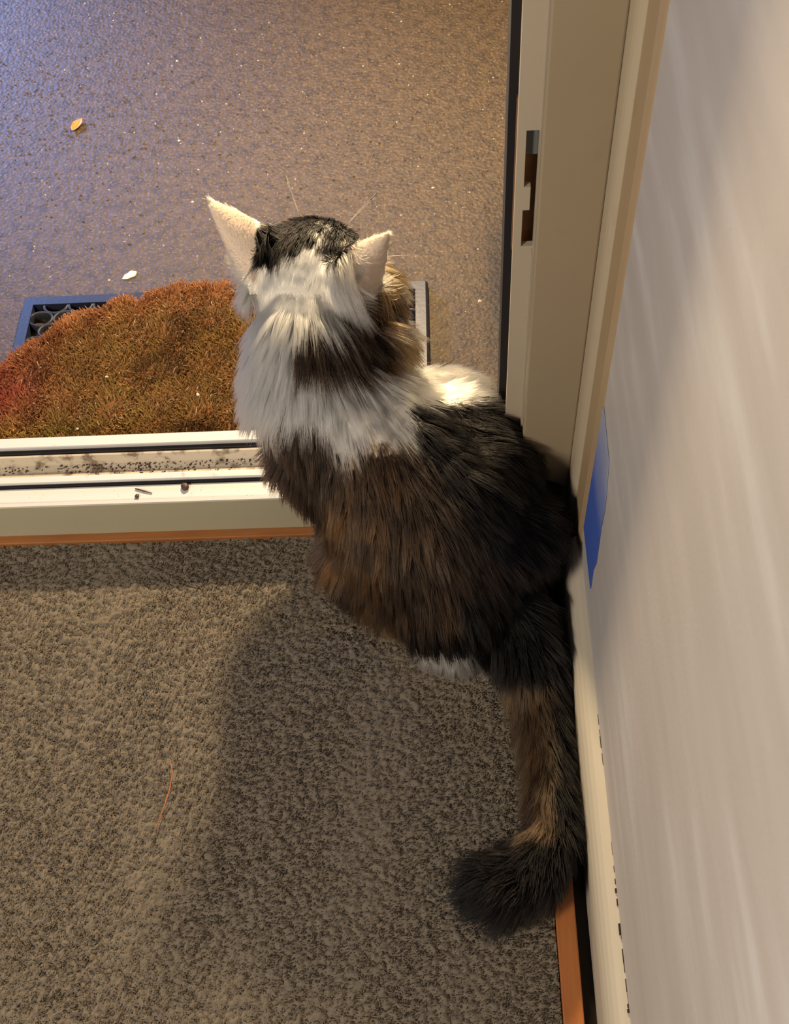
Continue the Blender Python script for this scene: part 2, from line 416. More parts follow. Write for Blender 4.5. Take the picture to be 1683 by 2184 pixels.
# ------------------------------------------------------------------ mats on the patio
def rubber_mat():
    x0, x1, y0, y1, z0, z1 = -0.668, -0.022, 0.900, 1.240, -0.040, -0.022
    root = empty('rubber_mat', ((x0+x1)/2, (y0+y1)/2, z0)); tag(root, 'blue-black openwork rubber mat under the half-round coir mat', 'doormat')
    bw = 0.020
    b = MB()
    o = [(x0, y0), (x1, y0), (x1, y1), (x0, y1)]; i1 = [(x0+.004, y0+.004), (x1-.004, y0+.004), (x1-.004, y1-.004), (x0+.004, y1-.004)]
    i2 = [(x0+bw, y0+bw), (x1-bw, y0+bw), (x1-bw, y1-bw), (x0+bw, y1-bw)]
    v = [(*p, z0) for p in o] + [(*p, z0+0.008) for p in o] + [(*p, z1) for p in i1] + [(*p, z1) for p in i2] + [(*p, z0) for p in i2]
    f = []
    for l in range(4):
        for k in range(4): f.append((l*4+k, l*4+(k+1) % 4, (l+1)*4+(k+1) % 4, (l+1)*4+k))
    b.add(v, f).build('border', MAT['rubber'], root)
    lat = MB()
    dx, dy = 0.040, 0.026; r_i = 0
    y = y0+bw+0.012
    while y < y1-bw:
        x = x0+bw+0.016 + (dx/2 if r_i % 2 else 0)
        while x < x1-bw:
            n = 14; a_o, b_o, wd = 0.021, 0.0165, 0.0042
            vv = []; ff = []
            for k in range(n):
                a = 2*pi*k/n; c_, s_ = cos(a), sin(a)
                for (ro, zz) in ((0, z0), (0, z1-0.003), (wd*0.5, z1-0.001), (wd, z1-0.003), (wd, z0)):
                    vv.append((min(max(x+(a_o-ro)*c_, x0+bw-0.002), x1-bw+0.002), min(max(y+(b_o-ro)*s_, y0+bw-0.002), y1-bw+0.002), zz))
            for k in range(n):
                for q in range(4): ff.append((k*5+q, ((k+1) % n)*5+q, ((k+1) % n)*5+q+1, k*5+q+1))
            lat.add(vv, ff); x += dx
        y += dy; r_i += 1
    lat.build('ring_lattice', MAT['rubber_dark'], root, smooth=True)
    return root
rubber_mat()

def coir_mat():
    cx, cy, A, B, zt = -0.362, 0.890, 0.366, 0.346, -0.004
    root = empty('half_round_mat', (cx, cy, -0.022)); tag(root, 'half-round orange-brown coir doormat lying against the sill', 'doormat')
    def edge(a):
        # outline with the small nick in its rim
        k = 1.0 - 0.055*math.exp(-((a-1.900)/0.026)**2) + 0.003*sin(a*23)+0.002*sin(a*51+1)
        return cx+A*k*cos(a), cy+0.002+B*k*sin(a)
    ang = np.concatenate([np.linspace(0, 1.82, 60), np.linspace(1.83, 1.96, 16), np.linspace(1.97, pi, 40)])
    ring = [edge(a) for a in ang]
    n = len(ring); v = []; f = []
    for (s, z) in ((1.0, -0.022), (1.0, zt-0.012), (0.985, zt-0.007)):
        v += [(cx+(x-cx)*s, cy+0.002+(y-cy-0.002)*s, z) for x, y in ring]
    for l in range(2):
        for k in range(n): f.append((l*n+k, l*n+(k+1) % n, (l+1)*n+(k+1) % n, (l+1)*n+k))
    f += [tuple(range(n-1, -1, -1)), tuple(2*n+k for k in range(n))]
    MB().add(v, f).build('backing', MAT['matback'], root)
    S = 46000; m = 5
    a = RNG.uniform(0, pi, S*2); r = np.sqrt(RNG.uniform(0, 1, S*2)); r[: S//5] = RNG.uniform(0.955, 1.0, S//5)
    ex = np.array([edge(q) for q in a]); x = cx+(ex[:, 0]-cx)*r; y = cy+0.002+(ex[:, 1]-cy-0.002)*r
    x, y, a, r = x[:S], y[:S], a[:S], r[:S]
    p0 = np.stack([x, y, np.full(S, zt-0.010)], 1)
    ln = vnoise(p0, 70, 31, 2)*0.0035 + RNG.normal(size=(S, 3))*0.0034
    outward = np.stack([np.cos(a), np.sin(a), np.zeros(S)], 1)*((r > 0.95)*0.004)[:, None]
    p2 = p0 + ln + outward; p2[:, 2] = zt + RNG.normal(size=S)*0.0016 + vnoise(p0, 40, 33, 2)[:, 2]*0.0012 - (r > 0.97)*0.003
    p1 = (p0+p2)/2 + RNG.normal(size=(S, 3))*0.0012
    pts = np.stack([p0, p1, p2], 1)
    t = vnoise(p0, 9, 35, 3)[:, 0]
    base = np.array(srgb(142, 110, 64)); alt = np.array(srgb(156, 126, 72)); dark = np.array(srgb(100, 72, 44)); rim = np.array(srgb(156, 102, 66)); red = np.array(srgb(156, 76, 64)); green = np.array(srgb(142, 136, 70)); yel = np.array(srgb(182, 150, 74))
    c = base + (alt-base)*np.clip(t+0.3, 0, 1)[:, None]
    c = c + (dark-c)*np.clip(vnoise(p0, 28, 36, 2)[:, 0]*0.9-0.35, 0, 0.8)[:, None]
    rimw = np.clip((r-0.80)/0.17, 0, 1)**1.2; c = c + (rim-c)*(rimw*0.85)[:, None]
    rw = np.exp(-(((x+0.66)/0.07)**2 + ((y-1.02)/0.07)**2)); c = c + (red-c)*(rw*0.9)[:, None]
    gw = np.exp(-(((x+0.555)/0.035)**2 + ((y-0.935)/0.035)**2)); c = c + (green-c)*(gw*0.8)[:, None]
    yw = np.exp(-(((x+0.62)/0.05)**2 + ((y-0.945)/0.04)**2)); c = c + (yel-c)*(yw*0.6)[:, None]
    c = c*(1+RNG.normal(size=(S, 1))*0.16)
    br = RNG.uniform(size=S) < 0.012; c[br] = np.array(srgb(226, 200, 150))
    cols = np.repeat(np.clip(c, 0.008, 1)[:, None, :], 3, 1)
    rad = np.tile(np.array([0.0007, 0.0006, 0.00035]), (S, 1))
    o = curves('coir_pile', pts, rad, cols, MAT['fibre'], root, 3); tag(o, 'coarse orange coir bristles', None, 'stuff')
    return root
coir = coir_mat()

# ------------------------------------------------------------------ small things lying about
def leaf_thing(name, label, cat, c, z, L, W, rot, mat, curl=0.25, jag=0.0, seed=1):
    rg = random.Random(seed); n = 8; v = []; f = []
    for i in range(n+1):
        s = i/n; wd = W*(sin(pi*min(max(s, 0.03), 0.97))**0.8)*(1+rg.uniform(-jag, jag))
        for k in (-1, -0.5, 0, 0.5, 1):
            lx = (s-0.5)*L; ly = k*wd/2
            zz = curl*(ly*ly/W*2.5 + (s-0.5)**2*L*0.9) + 0.0012
            v.append((c[0]+lx*cos(rot)-ly*sin(rot), c[1]+lx*sin(rot)+ly*cos(rot), z+zz))
    nv = len(v); v += [(x, y, q-0.0010) for x, y, q in v]
    for i in range(n):
        for k in range(4):
            q = (i*5+k, i*5+k+1, (i+1)*5+k+1, (i+1)*5+k); f.append(q[::-1]); f.append(tuple(j+nv for j in q))
    rim_i = [k for k in range(5)] + [i*5+4 for i in range(1, n+1)] + [n*5+k for k in (3, 2, 1, 0)] + [i*5 for i in range(n-1, 0, -1)]
    for a, b in zip(rim_i, rim_i[1:]+rim_i[:1]): f.append((a, b, b+nv, a+nv))
    o = MB().add(v, f).build(name, mat, None, True, (c[0], c[1], z)); tag(o, label, cat)
    return o
leaf_thing('fallen_leaf', 'small curled orange dry leaf on the blue-lit concrete', 'leaf', (-0.652, 1.672), -0.040, 0.034, 0.017, rd(68), MAT['leaf'], 0.55, 0.1)
leaf_thing('paint_flake', 'pale angular flake on the concrete behind the half-round mat', 'flake', (-0.507, 1.292), -0.040, 0.026, 0.016, rd(35), MAT['flake'], 0.05, 0.3, 4)
def blob(name, label, cat, c, size, mat, rot=0, group=None):
    bm = bmesh.new(); bmesh.ops.create_icosphere(bm, subdivisions=2, radius=1)
    v = []
    for w in bm.verts:
        p = w.co.copy(); j = 1+0.12*sin(p.x*5+c[0]*90)*cos(p.y*4+c[1]*70)
        q = Vector((p.x*size[0]*j, p.y*size[1]*j, p.z*size[2]*j)); q.rotate(Euler((0, 0, rot)))
        v.append((c[0]+q.x, c[1]+q.y, c[2]+size[2]+q.z))
    bm.verts.index_update(); f = [[w.index for w in q.verts] for q in bm.faces]; bm.free()
    o = MB().add(v, f).build(name, mat, None, True, c); tag(o, label, cat, None, group); return o
blob('seed', 'dark brown oval seed on the white sill tray', 'seed', (-0.342, 0.801, 0.066), (0.0052, 0.0065, 0.003), MAT['seed'], 0.3)
blob('crumb', 'tiny brown crumb beside the twig on the sill tray', 'crumb', (-0.404, 0.789, 0.066), (0.003, 0.0035, 0.002), MAT['seed'])
tw = MB().tube([(-0.408, 0.801, 0.0675), (-0.396, 0.797, 0.0676), (-0.385, 0.793, 0.0672)], [0.0009, 0.0011, 0.0006], 6).build('twig', MAT['seed'], None, True, (-0.396, 0.797, 0.066)); tag(tw, 'thin dark twig fragment on the sill tray', 'twig')
# straw on the carpet
st_pts = [(-0.3385, 0.455, 0.0045), (-0.334, 0.440, 0.0055), (-0.335, 0.420, 0.006), (-0.339, 0.400, 0.0055), (-0.344, 0.383, 0.0045), (-0.349, 0.370, 0.003)]
so = MB().tube(st_pts, [0.0004, 0.0007, 0.0008, 0.0008, 0.0007, 0.0004], 6).build('dry_straw', MAT['straw'], None, True, st_pts[3]); tag(so, 'thin bent orange straw lying on the carpet', 'straw')
# loose grit on the patio, crumbs in the channel: uncounted
def scatter(name, label, spots, mat, parent, hgt=0.6):
    b = MB(); rg = random.Random(3)
    for (x, y, z, s) in spots:
        v = []
        for k in range(5):
            a = 2*pi*k/5+rg.random(); v.append((x+s*cos(a)*rg.uniform(.6, 1), y+s*sin(a)*rg.uniform(.6, 1), z))
        v.append((x, y, z+s*hgt)); b.add(v, [(k, (k+1) % 5, 5) for k in range(5)] + [(4, 3, 2, 1, 0)])
    o = b.build(name, mat, parent); tag(o, label, None, 'stuff'); return o
rg = random.Random(11)
grit = [(-0.010, 1.467, -0.040, 0.0034), (-0.488, 1.849, -0.040, 0.003), (0.058, 1.205, -0.040, 0.004), (-0.46, 1.62, -0.040, 0.003), (-0.54, 1.285, -0.04, 0.003), (-0.42, 1.46, -0.04, 0.003)]
grit += [(rg.uniform(-0.9, 0.14), rg.uniform(1.1, 2.1), -0.0402, rg.uniform(0.0008, 0.0024)) for _ in range(300)]
grit = [g for g in grit if g[1] > 1.26 or g[0] > -0.01]
scatter('pale_grit', 'scattered pale specks of grit on the concrete', grit, MAT['flake'], slab)
grit2 = [(rg.uniform(-1.0, 0.16), 1.74+rg.gauss(0, 0.18), -0.0402, rg.uniform(0.001, 0.0042)) for _ in range(2600)]
scatter('gravel', 'fine brown gravel embedded in the concrete', [g for g in grit2 if g[1] > 1.28], MAT['concrete'], slab, 0.7)
mgrit = [(-0.500, 1.05), (-0.36, 1.01), (-0.53, 0.955), (-0.575, 0.925)]
scatter('mat_crumbs', 'pale crumbs caught in the coir mat', [(x, y, -0.002, 0.0032) for x, y in mgrit], MAT['flake'], coir)
ch = []
for _ in range(420):
    x = rg.choice([rg.uniform(-0.75, -0.2), rg.gauss(-0.43, 0.07)]); y = 0.852 - abs(rg.gauss(0, 0.009)); ch.append((x, max(y, 0.824), 0.0538, rg.uniform(0.0008, 0.003)))
for _ in range(120): ch.append((rg.uniform(-0.72, -0.2), rg.uniform(0.784, 0.807), 0.0658, rg.uniform(0.0003, 0.0011)))
scatter('sill_dirt', 'brown crumbs and dirt lying in the sill channel', ch, MAT['seed'], door, 0.5)
# the cat's bluish shadow near the corner, built as a thin coloured strip
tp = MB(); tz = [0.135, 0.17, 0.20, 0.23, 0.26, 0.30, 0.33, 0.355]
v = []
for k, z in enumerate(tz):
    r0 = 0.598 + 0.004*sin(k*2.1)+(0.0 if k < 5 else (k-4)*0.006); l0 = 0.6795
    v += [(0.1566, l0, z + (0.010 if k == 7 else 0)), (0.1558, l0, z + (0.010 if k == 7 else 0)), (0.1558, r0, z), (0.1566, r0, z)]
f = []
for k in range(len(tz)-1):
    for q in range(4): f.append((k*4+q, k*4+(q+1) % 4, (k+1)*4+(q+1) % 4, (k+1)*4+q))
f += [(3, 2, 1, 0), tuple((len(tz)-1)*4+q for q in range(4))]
to = tp.add(v, f).build('shadow_strip', MAT['blue_shadow'], None, False, (0.157, 0.63, 0.135)); tag(to, 'bluish cat shadow laid on the wall as a strip beside the corner', 'blue_shadow')

# ------------------------------------------------------------------ the cat
FACE = Vector((0.30, 0.94, -0.16)).normalized()             # where the head looks
HEAD = Vector((-0.148, 0.900, 0.345))
TAIL = [(0.070, 0.600, 0.070, 0.040), (0.084, 0.562, 0.058, 0.036), (0.098, 0.503, 0.036, 0.027), (0.103, 0.424, 0.034, 0.023), (0.102, 0.356, 0.036, 0.024), (0.077, 0.311, 0.040, 0.027), (0.046, 0.297, 0.043, 0.029)]
def ball(b, c, r, rot=None, n=3):
    bm = bmesh.new(); bmesh.ops.create_icosphere(bm, subdivisions=n, radius=1)
    rs = r if hasattr(r, '__len__') else (r, r, r); v = []
    for w in bm.verts:
        q = Vector((w.co.x*rs[0], w.co.y*rs[1], w.co.z*rs[2]))
        if rot is not None: q = rot @ q
        v.append((c[0]+q.x, c[1]+q.y, c[2]+q.z))
    bm.verts.index_update(); f = [[w.index for w in q.verts] for q in bm.faces]; bm.free(); b.add(v, f)
def chain(b, pts):
    for (p, q) in zip(pts, pts[1:]):
        L = (Vector(p[:3])-Vector(q[:3])).length; n = max(2, int(L/(min(p[3], q[3])*0.28)))
        for k in range(n+1):
            t = k/n; ball(b, [p[i]*(1-t)+q[i]*t for i in range(3)], p[3]*(1-t)+q[3]*t, None, 2)
def ear(b, tip, inner, outer, bulge, wide, thick=0.0095):
    tip, inner, outer = Vector(tip), Vector(inner), Vector(outer); bulge = Vector(bulge); n, m = 12, 10; A = []; B = []
    for i in range(n+1):
        s = i/n
        for k in range(m+1):
            t = k/m; w = inner.lerp(outer, t); p = w.lerp(tip, s)
            e = p + bulge*(4*t*(1-t))*(1-s)**0.8*1.0 + bulge*0.35*sin(pi*s)*(4*t*(1-t)) + (inner-outer)*(0.5-t)*wide*s*(1-s)*2.0
            A.append(e)
    nrm = bulge.normalized(); v = [p+nrm*thick*0.5 for p in A] + [p-nrm*thick*0.5 for p in A]; o = len(A); f = []
    W = m+1
    for i in range(n):
        for k in range(m):
            q = (i*W+k, i*W+k+1, (i+1)*W+k+1, (i+1)*W+k); f.append(q); f.append(tuple(j+o for j in q[::-1]))
    rim = list(range(W)) + [i*W+m for i in range(1, n+1)] + [n*W+k for k in range(m-1, -1, -1)] + [i*W for i in range(n-1, 0, -1)]
    for a, c in zip(rim, rim[1:]+rim[:1]): f.append((c, a, a+o, c+o))
    b.add([p[:] for p in v], f)
EAR_L = dict(tip=(-0.252, 0.937, 0.428), inner=(-0.178, 0.914, 0.392), outer=(-0.214, 0.872, 0.338), bulge=(-0.006, -0.014, 0.010), wide=0.12)
EAR_R = dict(tip=(-0.051, 0.872, 0.428), inner=(-0.128, 0.866, 0.388), outer=(-0.080, 0.852, 0.322), bulge=(-0.008, -0.018, 0.008), wide=0.30)
def cat_skin():
    b = MB()
    side = Vector((0, 0, 1)).cross(FACE).normalized()*-1      # to the cat's right as seen from behind
    chain(b, [(-0.002, 0.637, 0.098, 0.086), (-0.032, 0.689, 0.150, 0.108), (-0.086, 0.753, 0.205, 0.088), (-0.146, 0.800, 0.262, 0.076), (-0.150, 0.845, 0.315, 0.060), (*HEAD, 0.056)])
    ball(b, HEAD, (0.066, 0.062, 0.056))
    ball(b, HEAD+FACE*0.050+Vector((0, 0, -0.018)), 0.034); ball(b, HEAD+FACE*0.066+Vector((0, 0, -0.028)), 0.024)
    for s, d in ((1, 0.052), (-1, 0.044)): ball(b, HEAD+FACE*0.018+side*d*s+Vector((0, 0, -0.030)), 0.036)
    chain(b, [(-0.105, 0.845, 0.275, 0.050), (-0.088, 0.872, 0.262, 0.040)])          # right side of the ruff
    chain(b, [(-0.172, 0.828, 0.258, 0.050), (-0.140, 0.862, 0.215, 0.050), (-0.115, 0.870, 0.18, 0.052), (-0.095, 0.83, 0.16, 0.065)])   # breast
    chain(b, [(0.010, 0.660, 0.11, 0.085), (0.070, 0.695, 0.100, 0.064), (0.078, 0.735, 0.085, 0.052), (0.085, 0.760, 0.030, 0.027)])  # right haunch to foot
    chain(b, [(-0.03, 0.700, 0.15, 0.10), (0.035, 0.752, 0.145, 0.070), (0.010, 0.800, 0.16, 0.062), (-0.036, 0.830, 0.155, 0.056)])  # right flank
    chain(b, [(-0.040, 0.655, 0.10, 0.080), (-0.105, 0.678, 0.085, 0.052), (-0.120, 0.710, 0.060, 0.040), (-0.125, 0.745, 0.024, 0.022)])
    chain(b, [(-0.10, 0.76, 0.18, 0.085), (-0.168, 0.776, 0.165, 0.045), (-0.158, 0.800, 0.118, 0.028), (-0.150, 0.815, 0.098, 0.021), (-0.150, 0.832, 0.092, 0.020)])   # left fore leg on the sill
    chain(b, [(-0.05, 0.82, 0.17, 0.060), (0.012, 0.882, 0.128, 0.038), (0.020, 0.905, 0.07, 0.024), (0.015, 0.922, 0.024, 0.022), (0.013, 0.940, 0.018, 0.019)])        # right fore leg out on the mat
    ball(b, (-0.004, 0.580, 0.026), (0.036, 0.022, 0.026))                          # heel tuft under the rump
    chain(b, TAIL)
    ear(b, **EAR_L); ear(b, **EAR_R)
    o = obj('skin_tmp', b.v, b.f, None)
    md = o.modifiers.new('r', 'REMESH'); md.mode = 'VOXEL'; md.voxel_size = 0.0036*K
    ms = o.modifiers.new('s', 'SMOOTH'); ms.factor = 0.5; ms.iterations = 3
    dg = bpy.context.evaluated_depsgraph_get(); me = bpy.data.meshes.new_from_object(o.evaluated_get(dg))
    bpy.data.objects.remove(o)
    n = len(me.vertices); V = np.empty(n*3); me.vertices.foreach_get('co', V); V = V.reshape(-1, 3)/K
    me.calc_loop_triangles(); T = np.empty(len(me.loop_triangles)*3, int); me.loop_triangles.foreach_get('vertices', T); T = T.reshape(-1, 3)
    Nn = np.empty(n*3); me.vertices.foreach_get('normal', Nn); Nn = Nn.reshape(-1, 3)
    # push apart from the floor, keep soles flat
    V[:, 2] = np.maximum(V[:, 2], 0.001)
    return V, T, Nn
SKV, SKT, SKN = cat_skin()
PALETTE = {'W': srgb(253, 247, 232), 'C': srgb(86, 71, 54), 'K': srgb(14, 12, 12), 'B': srgb(64, 49, 35), 'D': srgb(42, 32, 25), 'O': srgb(94, 68, 42), 'G': srgb(158, 126, 84), 'P': srgb(226, 206, 186), 'T': srgb(11, 10, 11)}
